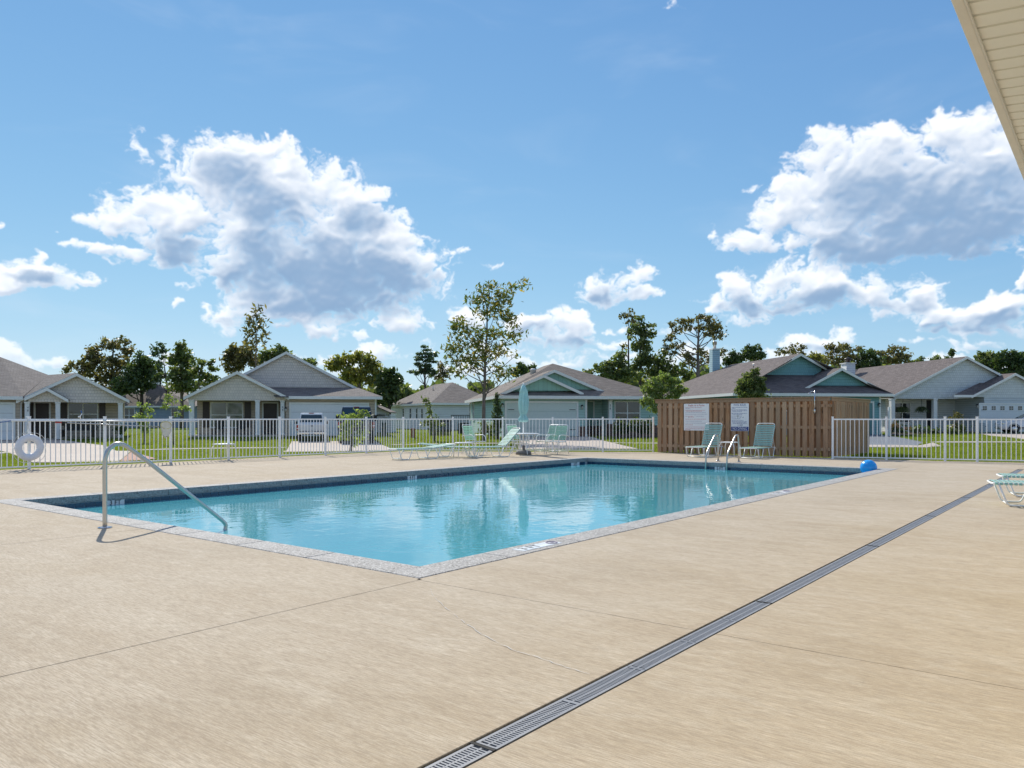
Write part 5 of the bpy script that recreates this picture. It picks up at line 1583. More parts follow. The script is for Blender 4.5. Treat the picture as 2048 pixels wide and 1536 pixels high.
ch_ = h4.box('chimney', K['grey_teal'], h4.x(1425, 16.0), h4.x(1440, 16.0), 16.0, 16.7, 2.6, h4.z(1430, 699, 16.0), uv=True)
cx_ = (h4.x(1425, 16.0) + h4.x(1440, 16.0)) / 2; cz_ = h4.z(1430, 699, 16.0)
MB().box(cx_ - .36, cx_ + .36, 15.94, 16.76, cz_ + .001, cz_ + .10).build('chimney_cap', K['trim'], ch_)
MB().lathe([(.14, 0), (.14, .34), (.20, .38), (.20, .62), (.22, .64), (.05, .72)], 16, (cx_, 16.35, cz_ + .1)).build('flue', K['steel'], ch_)
pipe_vent(h4, h4.x(1507, 5.5), 5.5, h4.z(1507, 728, 5.5) - .3, .35)

# --- white house at the right edge
h5 = House('house', 'white shingled house at the right edge with hanging ferns on its porch', 1790, 62, 7)
ze = h5.z(1800, 790, -.3)
x0 = h5.x(1772, 2.2); xg = h5.x(1947); xr = h5.x(2125)
fb = h5.z(1850, 797.5, .02)
h5.body(x0, xg, 2.2, 19, ze + .3, K['white_lap']); h5.body(xg, xr, -1.2, 19.1, ze - .1, K['grey_lap'])
h5.box('porch_floor', K['walk'], h5.x(1780), xg, -.05, 2.19, -.3, .08)
h5.box('porch_ceiling', K['cream'], h5.x(1782), xg - .01, .13, 2.19, fb + .02, fb + .06)
g, A_, L_, R_ = h5.gable((1934.5, 712.5), (1787, 789.5), (2045, 771), -.3, 15, K['roof_dark'], K['white_shake'], fb, .02, inset=.3)
h5.roofpoly([(L_[0], 15, L_[2]), (R_[0], 15, R_[2]), (A_[0], 15, A_[2])], K['roof_dark'])
h5.gable((2031, 746), (1943, 791.5), (2119, 791.5), -1.55, 5, K['roof_dark'], K['white_shake'], h5.z(2030, 793, -1.2) - .05, -1.21, inset=.35)
h5.board((h5.x(1908, -1.56), -1.56, h5.z(1940, 790, -1.56)), (h5.x(1946, -1.56), -1.56, h5.z(1940, 790, -1.56)), .19, name='fascia')
h5.roofpoly([(h5.x(1908, -1.5), -1.5, h5.z(1908, 790, -1.5)), (h5.x(1950, -1.5), -1.5, h5.z(1950, 790, -1.5)), h5.P(2001, 748, 1.2), h5.P(1996, 748, 1.2)], K['roof_dark'])
h5.garage(h5.x(1960, -1.2), h5.x(2100, -1.2), h5.z(2000, 809, -1.2), -1.2, K['garage'], 8, True)
h5.lamp(h5.x(1953, -1.2), h5.z(1953, 812, -1.2), -1.2)
for a, b_ in ((1781.5, 1789), (1866.5, 1873.5)): h5.column(h5.x(a, .1), h5.x(b_, .1), .18, .05, fb)
h5.window(h5.x(1787, 2.2), h5.x(1821, 2.2), h5.z(1800, 846, 2.2), h5.z(1800, 805, 2.2), 2.2, 2)
h5.door(h5.x(1852, 2.2), h5.x(1863, 2.2), h5.z(1860, 800, 2.2), 2.2, K['black'])
h5.box('stone_skirt', K['grey_lap'], xg + .02, h5.x(1958, -1.2), -1.26, -1.203, -.1, h5.z(1950, 846, -1.2), uv=True)
chs = h5.box('chimney', K['white_lap'], h5.x(1693, 13), h5.x(1710.5, 13), 13, 14, 2.0, h5.z(1700, 727, 13), uv=True)
cx_ = (h5.x(1693, 13) + h5.x(1710.5, 13)) / 2; cz_ = h5.z(1700, 727, 13)
MB().box(cx_ - .55, cx_ + .55, 12.9, 14.1, cz_ + .001, cz_ + .08).build('chimney_cap', K['trim'], chs)
MB().lathe([(.2, 0), (.2, .25), (.34, .3), (.34, .45), (.05, .55)], 16, (cx_, 13.5, cz_ + .08)).build('flue', K['door'], chs)
# lower hipped part of its roof towards the chimney
q0 = h5.P(1718, 757, 13.0)
h5.body(x0 - 4.5, x0 + .1, 9.0, 19.05, ze - .3, K['white_lap'])
h5.roofpoly([(x0 - 5.0, 8.6, ze - .1), (L_[0] + .4, 8.6, ze - .1), (A_[0] - .6, 14.8, A_[2] - .12), (h5.x(1790, 14.8), 14.8, A_[2] - .12)], K['roof_dark'])

# garden bits near the mint house
x, y = ground_at(927, 868)
ac = empty('condenser_unit', (x, y + .5, gz(y)), 0, 'dark grey air conditioner box at the left corner of the mint green house', 'air conditioner')
MB().bbox(-.40, .40, -.40, .40, 0, .80, .03).build('casing', K['teakbox'], ac)
b = MB()
for i in range(12): b.box(-.41, .41, -.41, -.401, .06 + i * .06, .085 + i * .06)
tag(b.build('louvre', K['black'], ac), kind='stuff')
MB().lathe([(.3, .0), (.3, .03)], 20, (0, 0, .80)).build('fan_guard', K['black'], ac)
def dark_fence(px0, px1, pyt, Y, label):
    xa, xb = toX(px0, Y), toX(px1, Y); z = H + (836 - pyt) / F * Y - gz(Y)
    r = empty('garden_fence', (xa, Y, gz(Y)), 0, label, 'garden fence')
    n = max(6, int((xb - xa) / .13))
    me = MB().box(-.05, .05, -.012, .012, .03, z).mesh('picket', K['black'])
    for i in range(n): inst('picket', me, r, ((i + .5) * (xb - xa) / n, 0, 0))
    for zz in (.3, z - .2): MB().box(0, xb - xa, .013, .04, zz, zz + .06).build('rail', K['black'], r)
dark_fence(858, 902, 837.5, 52, 'dark picket garden fence behind the young tree on the lawn')
r = empty('porch_railing', (toX(903, 53), 53, gz(53)), 0, 'thin black metal railing at the left side of the mint green house', 'railing')
Wd = toX(938, 53) - toX(903, 53); zt = H + 4.5 / F * 53
for i in range(11): MB().box(i * Wd / 10 - .015, i * Wd / 10 + .015, -.015, .015, .3, zt).build('baluster', K['black'], r)
for zz in (zt, .35): MB().box(-.05, Wd + .05, -.025, .025, zz, zz + .04).build('rail', K['black'], r)
x, y = ground_at(826, 876)
ub = empty('utility_box', (x, y, gz(y)), 0, 'small brown utility post on the lawn left of the young tree', 'utility box')
MB().bbox(-.12, .12, -.1, .1, 0, .55, .02).build('casing', K['pot'], ub); MB().bbox(-.14, .14, -.12, .12, .55, .6, .02).build('lid', K['pot'], ub)
x, y = ground_at(768, 872)
ub = empty('utility_box', (x, y, gz(y)), 0, 'dark green utility box on the lawn right of the pickups', 'utility box')
MB().bbox(-.16, .16, -.14, .14, 0, .85, .03).build('casing', K['teakbox'], ub); MB().bbox(-.18, .18, -.16, .16, .85, .92, .02).build('lid', K['teakbox'], ub)
# porch ferns
for i, (px, py, dd, lab) in enumerate(((1806, 817, .5, 'left'), (1843, 817, .5, 'right'))):
    x_, d_, z_ = h5.P(px, py, dd)
    w = h5.O + Vector((cos(h5.a) * x_ - sin(h5.a) * d_, sin(h5.a) * x_ + cos(h5.a) * d_))
    hf = empty('hanging_fern', (w.x, w.y, h5.g + z_), 0, 'hanging fern basket on the white porch, %s of the two' % lab, 'hanging plant', 'ferns on the white porch')
    MB().lathe([(.12, -.25), (.24, -.05), (.24, 0)], 14).build('basket', K['door'], hf)
    MB().tube([(0, 0, 0), (0, 0, fb - z_ + .02)], .012, 5).build('hanger', K['black'], hf)
    b = MB()
    for k in range(170):
        a = random.uniform(0, 2 * pi); r0 = .05; L = random.uniform(.35, .62); up = random.uniform(.12, .4)
        p0 = Vector((r0 * cos(a), r0 * sin(a), 0)); pr = None
        sd = Vector((-sin(a), cos(a), 0)) * .035
        P_ = [p0 + Vector((cos(a), sin(a), 0)) * L * t + Vector((0, 0, up * t * 2 - (up + .55) * t * t)) for t in (0, .35, .7, 1)]
        vs = []
        for j, p in enumerate(P_): s_ = 1 - j / 3.4; vs += [p - sd * s_, p + sd * s_]
        b.add(vs, [(0, 1, 3, 2), (2, 3, 5, 4), (4, 5, 7, 6)])
    tag(b.build('fronds', K['leaf_dark'], hf))

# ================================================================== trees and plants
DENS = .42
def tree(name, label, cat, px, Y, blobs, n, leaf, mat, bark='bark', trunk=.16, base_py=None, top=None, lean=0, clump=.20, per=26, limbs=True, dens=1.0, flat=.75, group=None, sides=None, big_leaf=False, twig=True, dx=0, tip=None):
    """blobs: crown masses (px, py, rx, ry) seen at distance Y; every clump of leaves sits at the end of a limb"""
    X0 = (px - 1024) / F * Y; g0 = gz(Y)
    root = empty(name, (X0, Y, g0), 0, label, cat, group)
    B = []
    for bl in blobs:
        bx, by, rx, ry = bl
        B.append((Vector(((bx - 1024) / F * Y - X0, random.uniform(-.25, .25) * rx / F * Y, H + (836 - by) / F * Y - g0)), rx / F * Y, ry / F * Y))
    topz = max(c.z + r2 * .6 for c, r1, r2 in B) if top is None else H + (836 - top) / F * Y - g0
    if Y > 80: leaf *= .78; n = int(n * 1.45)
    area = sum(r1 * r2 for c, r1, r2 in B)
    tb = MB()
    tx = B[max(range(len(B)), key=lambda i: B[i][0].z)][0]
    if tip is not None: tx = Vector(((tip - 1024) / F * Y - X0, 0, 0)) / .75
    # trunk path wanders towards the highest mass
    tp = [Vector((0, 0, -.1))]
    K_ = 7
    end_ = Vector((tx.x * .75 + lean, tx.y * .5, topz * .96))
    for i in range(1, K_ + 1):
        t = i / K_
        tp.append(Vector((end_.x * t ** 1.6 + random.uniform(-.05, .05) * topz * .12, end_.y * t + random.uniform(-.04, .04), end_.z * t)))
    tb.tube(tp, [trunk * (1.25 if i == 0 else 1 - .82 * (i / K_)) for i in range(K_ + 1)], 8)
    tb.build('trunk', K[bark], root)
    def on_trunk(z):
        z = max(0, min(z, end_.z * .97))
        for a, b_ in zip(tp, tp[1:]):
            if a.z <= z <= b_.z: return a.lerp(b_, (z - a.z) / (b_.z - a.z))
        return tp[-1]
    cl = []; wts = []
    lb = MB()
    for c, r1, r2 in B:
        share = r1 * r2 / area
        nc = max(3, int(n * DENS * share / per))
        s0 = on_trunk(c.z - max(r1, r2) * random.uniform(.5, 1.0) - .1 * topz)
        rad = trunk * .38 * min(1, max(.35, 1 - s0.z / topz * .7))
        midp = s0.lerp(c, .55) + Vector((0, 0, -.08 * (c - s0).length))
        if limbs: lb.tube([s0, midp, c], [rad, rad * .65, rad * .35], 5, caps=False)
        for _ in range(nc):
            while True:
                v = Vector((random.uniform(-1, 1), random.uniform(-1, 1), random.uniform(-1, 1)))
                if .0 < v.length <= 1: break
            v = v * (v.length ** -.35)
            if v.length > 1.08: v *= 1.08 / v.length
            p = c + Vector((v.x * r1 * 1.06, v.y * r1 * .8, v.z * r2 * 1.06))
            cl.append(p); wts.append(min(r1, r2))
            if twig and random.random() < .75:
                q_ = c.lerp(p, random.uniform(0, .4)) + Vector((0, 0, -.05 * r2))
                lb.tube([q_, q_.lerp(p, .6) + Vector((random.uniform(-.06, .06) * r1, 0, random.uniform(-.05, .08) * r2)), p], [rad * .22, rad * .15, rad * .06], 3, caps=False)
    if lb.v: lb.build('limbs', K[bark], root)
    # leaves in clumps, numpy
    cl = np.array([tuple(p) for p in cl]); wt = np.array(wts)
    cnt = len(cl); idx_ = np.repeat(np.arange(cnt), per)
    sig = (clump * .8 * wt * rng.uniform(.5, 1.3, cnt) + leaf * .7)[idx_][:, None]
    pos = cl[idx_] + rng.normal(size=(len(idx_), 3)) * sig * np.array([1, 1, flat])
    m_ = len(pos)
    a = rng.normal(size=(m_, 3)); a /= np.linalg.norm(a, axis=1)[:, None]
    b_ = rng.normal(size=(m_, 3)); b_ -= (b_ * a).sum(1)[:, None] * a; b_ /= np.linalg.norm(b_, axis=1)[:, None]
    sz = leaf * rng.uniform(.6, 1.3, (m_, 1))
    w = .34 if big_leaf else .5
    if big_leaf:      # pointed leaf: four corners of a lozenge
        V = np.stack([pos - a * sz, pos + b_ * sz * w, pos + a * sz, pos - b_ * sz * w], 1)
    else:
        V = np.stack([pos - a * sz, pos + b_ * sz * w - a * sz * .1, pos + a * sz, pos - b_ * sz * w + a * sz * .2], 1)
    me = bpy.data.meshes.new('crown')
    V = V.reshape(-1, 3).astype(np.float32)
    me.vertices.add(len(V)); me.vertices.foreach_set('co', V.ravel())
    me.loops.add(len(V)); me.loops.foreach_set('vertex_index', np.arange(len(V), dtype=np.int32))
    me.polygons.add(m_); me.polygons.foreach_set('loop_start', np.arange(0, 4 * m_, 4, dtype=np.int32))
    me.materials.append(K[mat]); me.update(calc_edges=True)
    inst('crown', me, root)
    return root
def zb(lst, ox, oy, s): return [(ox + a / s, oy + b / s, c / s, d / s) for a, b, c, d in lst]
z1 = lambda l: zb(l, 0, 640, 4.655)
z2 = lambda l: zb(l, 360, 640, 4.655)
z3 = lambda l: zb(l, 740, 540, 3.94)
z4 = lambda l: zb(l, 1140, 600, 4.655)
z5 = lambda l: zb(l, 1540, 640, 4.03)
BG = 'background trees behind the houses'
T_ = lambda lab, px, Y, bl, n, leaf, mat, **k: tree(k.pop('name', 'oak_tree'), lab, 'tree', px, Y, bl, n, leaf, mat, **k)
T_('tall broad tree behind the leftmost house, its airy crown rounded at the top', 223, 96, z1([(1050,215,130,55),(920,300,90,60),(1160,270,70,60),(980,400,130,70),(860,390,90,50),(1120,400,90,60),(750,440,90,45),(660,470,45,35),(880,500,120,50),(1050,520,110,60),(980,600,120,50)]), 5200, .34, 'leaf_brown', bark='barkdark', trunk=.34)
T_('dense dark rounded tree just right of the tall broad tree at left', 283, 92, z1([(1320,360,70,50),(1350,430,90,60),(1270,470,80,60),(1330,540,130,70),(1180,570,110,60),(1260,630,150,50),(1130,640,90,40)]), 5200, .34, 'leaf_dark', bark='barkdark', trunk=.3)
T_('thin open pine with sparse top between the dark tree and the conical one', 320, 98, z1([(1460,240,80,30),(1510,270,50,25),(1480,310,50,30),(1470,370,60,40),(1420,450,50,50),(1480,470,60,50),(1500,540,60,50),(1440,590,80,40)]), 1500, .30, 'leaf_pine', name='pine_tree', bark='barkdark', trunk=.2, top=705, tip=322)
T_('conical leafy tree left of the taupe house numbered 44', 363, 88, z1([(1690,240,40,25),(1650,290,50,25),(1700,310,80,40),(1660,370,80,45),(1740,380,70,40),(1690,450,100,55),(1650,530,90,50),(1740,540,110,55),(1700,620,130,50),(1850,620,110,50)]), 4300, .32, 'leaf_mid', trunk=.26)
T_('sparse spreading tree touching the left gable of the taupe house numbered 44', 400, 84, z1([(1840,400,60,30),(1920,400,50,25),(1980,445,40,18),(1850,470,70,40),(1930,500,70,40),(1880,560,80,45),(1970,560,60,40)]), 1300, .30, 'leaf_mid', trunk=.18)
r = empty('dead_tree', (toX(335, 95), 95, gz(95)), 0, 'bare leaning dead trunk among the left background trees', 'tree')
MB().tube([(.6, 0, 0), (.3, 0, 3), (-.2, 0, 6), (-.5, 0, 8.4)], [.2, .16, .1, .03], 6).tube([(.2, 0, 3.8), (-.9, 0, 5.6)], [.08, .02], 5).build('trunk', K['barkdark'], r)
T_('slender young tree with sparse leaves rising behind the house numbered 44', 512, 72, z2([(705,-95,30,22),(690,-50,55,25),(735,-20,55,30),(650,10,60,30),(720,50,70,30),(640,90,60,30),(760,110,50,30),(690,140,60,30),(700,210,80,40),(640,250,50,30)]), 900, .30, 'leaf_brown', name='young_tree', trunk=.11, per=10, clump=.5, big_leaf=True, top=615)
T_('bushy brownish tree behind the left roof slope of the house numbered 44', 480, 84, z2([(480,300,60,40),(450,360,60,45),(560,330,90,60),(600,400,110,60),(500,430,90,50),(650,340,80,60),(560,300,40,30)]), 3200, .30, 'leaf_brown', trunk=.22)
T_('green rounded tree behind the main gable of the house numbered 44', 550, 88, z2([(900,285,75,40),(840,320,70,45),(800,380,90,50),(930,350,90,50),(850,420,90,40)]), 2600, .30, 'leaf_mid', trunk=.22)
T_('low green treetop behind the right slope of the house numbered 44', 622, 95, z2([(1200,370,40,20),(1240,400,45,25),(1200,430,70,30)]), 700, .28, 'leaf_mid', trunk=.15)
T_('broad yellowing tree right of the house numbered 44', 715, 86, z2([(1580,370,110,45),(1700,350,90,45),(1480,420,110,50),(1390,420,60,30),(1780,400,80,45),(1640,470,140,60),(1760,520,110,60),(1560,530,110,50),(1820,470,50,50)]), 5000, .32, 'leaf_yel', trunk=.28)
T_('dark pointed tree beside the broad yellowing tree', 779, 84, z3([(155,800,40,30),(120,850,60,40),(190,860,50,45),(150,920,80,50),(130,1000,80,60)]), 3600, .30, 'leaf_dark', bark='barkdark', trunk=.22)
T_('pine with tiered crown left of the tall magnolia', 850, 92, z3([(440,620,40,20),(400,655,50,18),(480,660,55,18),(370,700,50,18),(450,700,90,20),(500,715,40,15),(400,745,60,18),(490,755,55,18),(380,790,90,20),(470,810,90,25),(350,820,40,20)]), 3000, .26, 'leaf_pine', name='pine_tree', bark='barkdark', trunk=.22, flat=.4)
T_('small open tree between the pine and the tall magnolia', 888, 92, z3([(575,770,40,25),(560,810,40,25),(610,800,35,25),(580,850,50,25)]), 600, .28, 'leaf_brown', trunk=.12)
T_('dome shaped dark treetop behind the roof of the mint green house', 1047, 105, z3([(1210,765,80,25),(1170,790,60,25),(1260,780,60,25),(1210,810,110,30)]), 1900, .30, 'leaf_dark', trunk=.3)
T_('very tall thin half bare pine right of the mint green house', 1256, 88, z4([(540,120,70,18),(500,150,45,15),(590,150,40,18),(560,190,45,18),(600,230,30,25),(545,300,40,20),(520,440,35,25)]), 420, .26, 'leaf_brown', name='pine_tree', bark='barkdark', trunk=.2, top=626, per=14, tip=1257)
T_('tall leafy tree standing close beside the half bare pine', 1281, 86, z4([(660,200,35,25),(720,240,50,18),(620,280,60,35),(700,310,80,30),(760,320,35,14),(640,370,70,35),(720,390,60,25),(650,450,90,35),(720,470,50,25),(640,530,80,45),(690,580,60,35),(650,640,70,50)]), 2700, .30, 'leaf_mid', bark='barkdark', trunk=.26, clump=.26)
T_('low bushy tree group left of the half bare pine', 1232, 84, z4([(270,610,40,25),(330,650,80,40),(400,590,70,35),(460,540,60,50),(440,640,110,60),(520,700,120,60),(380,720,110,40),(180,670,40,20)]), 3400, .30, 'leaf_mid', bark='barkdark', trunk=.2)
T_('bushy tree right of the half bare pine and behind the pale green tree', 1322, 86, z4([(840,500,55,30),(800,560,60,40),(880,600,80,50),(780,650,90,60),(900,680,120,60),(1020,650,70,50),(1080,700,60,30)]), 3000, .30, 'leaf_mid', bark='barkdark', trunk=.22)
T_('big wide open crowned oak behind the teal house, limbs showing against sky', 1396, 84, z4([(1200,160,90,25),(1100,180,60,28),(1290,180,80,28),(1020,200,60,25),(1360,220,60,30),(960,230,35,20),(1170,240,90,35),(1290,260,90,40),(1400,290,50,40),(1040,280,70,28),(1340,330,80,30),(960,330,50,25),(920,380,45,25),(970,430,60,25),(900,440,30,20),(1040,420,50,22),(960,500,45,25),(1060,510,60,30),(1240,480,60,40),(1260,560,60,40),(1120,570,60,40),(1420,480,30,40)]), 3600, .25, 'leaf_brown', bark='bark', trunk=.34, per=20, clump=.28)
T_('small dark round tree behind the ridge of the teal house', 1468, 96, z4([(1530,510,50,30),(1500,550,60,35),(1560,560,60,35),(1450,570,40,30)]), 1500, .28, 'leaf_dark', trunk=.18)
T_('flat topped dark tree behind the teal house ridge, right of a small round one', 1508, 96, z4([(1650,465,60,30),(1740,450,50,22),(1700,500,110,35),(1780,520,50,25),(1640,530,70,30)]), 2400, .28, 'leaf_dark', trunk=.22)
T_('thin twiggy treetop above the left slope of the teal gable', 1570, 98, z5([(70,255,60,22),(150,240,50,18),(205,210,45,28),(250,240,50,25),(180,270,80,22)]), 700, .26, 'leaf_brown', trunk=.16, per=12)
T_('rounded yellowish treetop between the teal gable and its tall neighbour', 1628, 98, z5([(330,290,60,25),(370,320,70,30),(310,330,50,25),(400,350,50,30)]), 1300, .28, 'leaf_yel', trunk=.18)
T_('airy brownish tree left of the white chimney', 1680, 94, z5([(550,200,80,28),(490,220,45,25),(620,225,50,30),(560,270,100,40),(640,290,60,35),(500,320,80,35),(590,350,100,40)]), 2500, .27, 'leaf_brown', trunk=.2, clump=.26)
T_('dense dark tree right of the white chimney', 1738, 94, z5([(780,260,45,25),(740,300,55,35),(830,310,60,35),(790,360,95,45),(740,400,60,35),(860,370,45,30)]), 3000, .28, 'leaf_dark', bark='barkdark', trunk=.22)
T_('wide low tree behind the long roof of the white house', 1795, 98, z5([(900,260,50,25),(1010,250,70,25),(1050,290,80,30),(960,310,90,35),(1080,330,60,30),(720,230,40,20)]), 2200, .28, 'leaf_brown', trunk=.2)
T_('low line of treetops behind the ridge of the white house', 1840, 102, z5([(1190,320,40,25),(1260,325,60,14),(1330,315,60,16),(1410,305,30,14),(1180,345,60,20),(1290,340,90,14)]), 1100, .26, 'leaf_mid', trunk=.16)
T_('tiny palm like treetop above the ridge of the white house', 1904, 104, z5([(1465,262,22,14),(1460,285,14,12)]), 160, .28, 'leaf_dark', name='palm_tree', trunk=.1, per=20)
T_('leafy tree behind the right slope of the white house', 1975, 92, z5([(1740,300,50,35),(1700,335,55,35),(1800,320,70,40),(1760,370,80,40),(1690,380,40,25)]), 2600, .30, 'leaf_mid', trunk=.22)
T_('dense tree at the right edge behind the white house', 2025, 90, z5([(1930,300,70,45),(1860,340,60,50),(2000,340,80,60),(1900,390,90,50),(1990,420,80,50),(2080,330,60,60)]), 4200, .30, 'leaf_dark', trunk=.26)

# far wood that closes the horizon: one mass
pos = []
for (x0_, x1_, ytop, Yd) in ((-140, 130, 800, 130), (130, 470, 790, 118), (430, 640, 800, 120), (630, 800, 770, 112), (780, 1000, 775, 112), (1000, 1180, 792, 125), (1170, 1400, 752, 112), (1380, 1480, 745, 120), (1480, 1780, 735, 122), (1740, 1900, 738, 125), (1880, 2160, 748, 118)):
    n_ = int((x1_ - x0_) * 13)
    x_ = rng.uniform(x0_, x1_, n_); top_ = ytop + 9 * np.sin(x_ * .07) + 7 * np.sin(x_ * .19 + 1) + 4 * np.sin(x_ * .6)
    y_ = top_ + (840 - top_) * rng.uniform(0, 1, n_) ** 1.3
    Y_ = Yd + rng.uniform(-4, 8, n_)
    pos.append(np.stack([(x_ - 1024) / F * Y_, Y_, H + (836 - y_) / F * Y_], 1))
pos = np.concatenate(pos); m_ = len(pos)
a = rng.normal(size=(m_, 3)); a /= np.linalg.norm(a, axis=1)[:, None]
b_ = np.cross(a, rng.normal(size=(m_, 3))); b_ /= np.linalg.norm(b_, axis=1)[:, None]
sz = rng.uniform(.35, .8, (m_, 1))
V = np.stack([pos - a * sz, pos + b_ * sz * .6, pos + a * sz, pos - b_ * sz * .6], 1).reshape(-1, 3).astype(np.float32)
me = bpy.data.meshes.new('far_wood'); me.vertices.add(len(V)); me.vertices.foreach_set('co', V.ravel())
me.loops.add(len(V)); me.loops.foreach_set('vertex_index', np.arange(len(V), dtype=np.int32))
me.polygons.add(m_); me.polygons.foreach_set('loop_start', np.arange(0, 4 * m_, 4, dtype=np.int32)); me.materials.append(K['leaf_mid']); me.update(calc_edges=True)
tag(inst('far_wood', me), kind='stuff', label='far line of woodland closing the view behind the houses', cat='woods')

# lawn trees
mg = lambda l: zb(l, 860, 540, 4.267)
T_('tall young magnolia with big glossy leaves standing before the mint green house', 968, 45.5,
   mg([(540,140,70,30),(450,170,60,35),(620,190,60,40),(700,150,50,30),(790,130,50,25),(380,260,60,35),(480,260,80,40),(600,270,80,45),(430,350,70,40),(560,350,110,45),(660,400,80,40),(700,450,60,35),(230,430,70,30),(180,480,50,25),(320,490,90,40),(420,540,90,40),(250,570,70,35),(560,540,90,35),(700,560,80,30),(780,530,40,25),(170,660,50,35),(280,650,90,35),(420,630,100,40),(560,640,70,35),(620,650,40,25),(180,740,50,30),(300,740,90,35),(440,720,100,35),(600,720,50,20),(730,730,40,18),(220,800,60,30),(360,790,80,30),(270,870,70,30),(400,840,60,25),(560,820,50,30),(640,860,60,35),(560,910,50,30),(660,910,30,20),(500,980,30,25)]),
   7600, .155, 'leaf_mag', name='magnolia_tree', trunk=.125, per=7, clump=.55, big_leaf=True, top=572, limbs=True, tip=978)
T_('young tree with pale leaves on the lawn between the two taupe houses', 289, 43, z1([(1320,800,50,25),(1370,840,45,30),(1300,880,40,35),(1350,920,60,40),(1360,980,40,40),(1370,1030,25,25)]), 900, .10, 'leaf_lite', name='young_tree', trunk=.05, per=12)
T_('thin sapling with drooping tufts beside the left porch of the house numbered 44', 347, 41, z1([(1600,710,40,14),(1560,750,35,22),(1540,800,20,25),(1640,760,40,18),(1680,815,50,10),(1740,820,25,10),(1650,870,20,15)]), 480, .09, 'leaf_lite', name='young_tree', trunk=.035, per=12, clump=.4)
T_('leafy shrub like tree in front of the dark pickup', 701, 29.8, z2([(1690,850,60,15),(1600,905,110,18),(1720,890,60,18),(1520,930,60,35),(1660,960,90,30),(1550,1000,60,40),(1700,1040,60,30),(1570,1080,60,40),(1620,1130,40,40),(1520,1050,40,30)]), 1700, .075, 'leaf_lite', name='shrub_tree', trunk=.05, per=14, clump=.25)
T_('young tree with narrow crown on the lawn in front of the white house', 869, 45.5, z3([(440,1010,22,22),(450,1060,25,28),(475,1110,25,25),(490,1180,55,35),(450,1210,45,30),(530,1220,45,35),(500,1260,40,25)]), 1000, .095, 'leaf_mid', name='young_tree', trunk=.05, per=14)
T_('dark narrow cypress beside the garage of the mint green house', 996, 47.2, z3([(1000,985,10,22),(1000,1030,20,28),(1003,1080,28,30),(1000,1130,34,30),(1005,1180,38,32),(1003,1230,36,30),(1005,1275,30,25)]), 4200, .075, 'leaf_pine', name='cypress_tree', bark='barkdark', trunk=.06, clump=.10, flat=1.3, top=780)
T_('fine leaved pale green tree between the mint green and teal houses', 1323, 36, z4([(870,700,60,30),(780,740,60,35),(930,750,70,35),(850,800,110,50),(980,800,60,30),(740,830,70,40),(900,880,120,50),(780,920,90,45),(1010,860,70,30),(720,960,50,40),(860,970,90,40),(780,1020,60,25),(1060,835,50,12)]), 12000, .07, 'leaf_lite', name='pale_tree', trunk=.07, clump=.13)
T_('dense olive green tree behind the wooden enclosure in front of the teal roof', 1503, 40, z4([(1720,665,40,25),(1690,710,70,30),(1640,760,80,40),(1740,770,70,40),(1680,820,110,40),(1600,850,60,35),(1770,850,60,35),(1690,890,130,40),(1800,730,30,12)]), 13000, .07, 'leaf_mid', name='olive_tree', trunk=.08, clump=.12)
T_('russet leaved small tree on the lawn before the white house', 1911, 57, [(1918, 828, 6, 5), (1912, 834, 6, 5), (1903, 838, 4, 4), (1912, 846, 8, 8), (1905, 855, 5, 6), (1917, 856, 6, 6)], 700, .12, 'leaf_brown', name='small_tree', trunk=.07, per=14)
def shrub(label, blobs, Y, n, leaf, mat, group=None):
    px = sum(b_[0] for b_ in blobs) / len(blobs)
    return tree('shrub', label, 'shrub', px, Y, blobs, n, leaf, mat, trunk=.03, bark='barkdark', group=group, clump=.22, limbs=True, twig=False)
shrub('rounded shrub at the foot of the magnolia', z3([(920,1235,50,35),(960,1240,40,40),(900,1275,35,25),(970,1285,40,25)]), 48.5, 1500, .09, 'leaf_mid')
for i, (px, w_) in enumerate(((1236, 9), (1252, 8), (1268, 9), (1284, 8), (1300, 9))):
    shrub('dark shrub under the mint house window, %s' % ('first from left', 'second from left', 'middle one', 'second from right', 'first from right')[i], [(px, 846 + (i % 2) * 3, w_, 9), (px + 3, 856, w_, 8), (px - 4, 862, w_, 6)], 48.8, 1100, .085, 'leaf_dark', 'dark shrubs under the window')
shrub('green arching plants round the russet leaved small tree', [(1899, 860, 6, 6), (1926, 860, 6, 6), (1912, 864, 10, 4)], 56.5, 800, .12, 'leaf_mid')
shrub('yellow flowering bush beside the porch of the white house', [(1791, 852, 7, 10), (1788, 862, 8, 8), (1799, 858, 6, 6)], 53.0, 900, .10, 'leaf_mid')
fl = shrub('pink and yellow flowers at the foot of the white porch', [(1790, 848, 6, 5), (1777, 856, 5, 4), (1812, 856, 12, 2), (1796, 852, 4, 3)], 52.6, 130, .07, 'flower')
shrub('dark low plants along the porch of the white house', [(1815, 860, 20, 5), (1840, 859, 20, 5), (1862, 859, 15, 5), (1830, 863, 30, 3)], 57.5, 1500, .12, 'leaf_dark')
shrub('low dark hedge at the right corner of the left taupe house', [(238, 860, 7, 10), (246, 864, 6, 8)], 47.0, 500, .09, 'leaf_dark')
x, y = ground_at(1778, 872)
ps = empty('garden_post', (x, y, gz(y)), 0, 'white post with a small pink sign beside the teal driveway', 'post')
MB().bbox(-.06, .06, -.06, .06, 0, 1.95, .01).build('post', K['trim'], ps); MB().bbox(-.28, -.07, -.02, .02, .5, 1.3, .01).build('panel', K['pink'], ps)
patch('flower_bed', [(1227, 868), (1235, 875), (1330, 874), (1330, 866)], K['mulch'], .045)
patch('flower_bed', [(1772, 869), (1790, 871.5), (1800, 866.5), (1890, 865.5), (1890, 863), (1780, 863)], K['mulch'], .045)

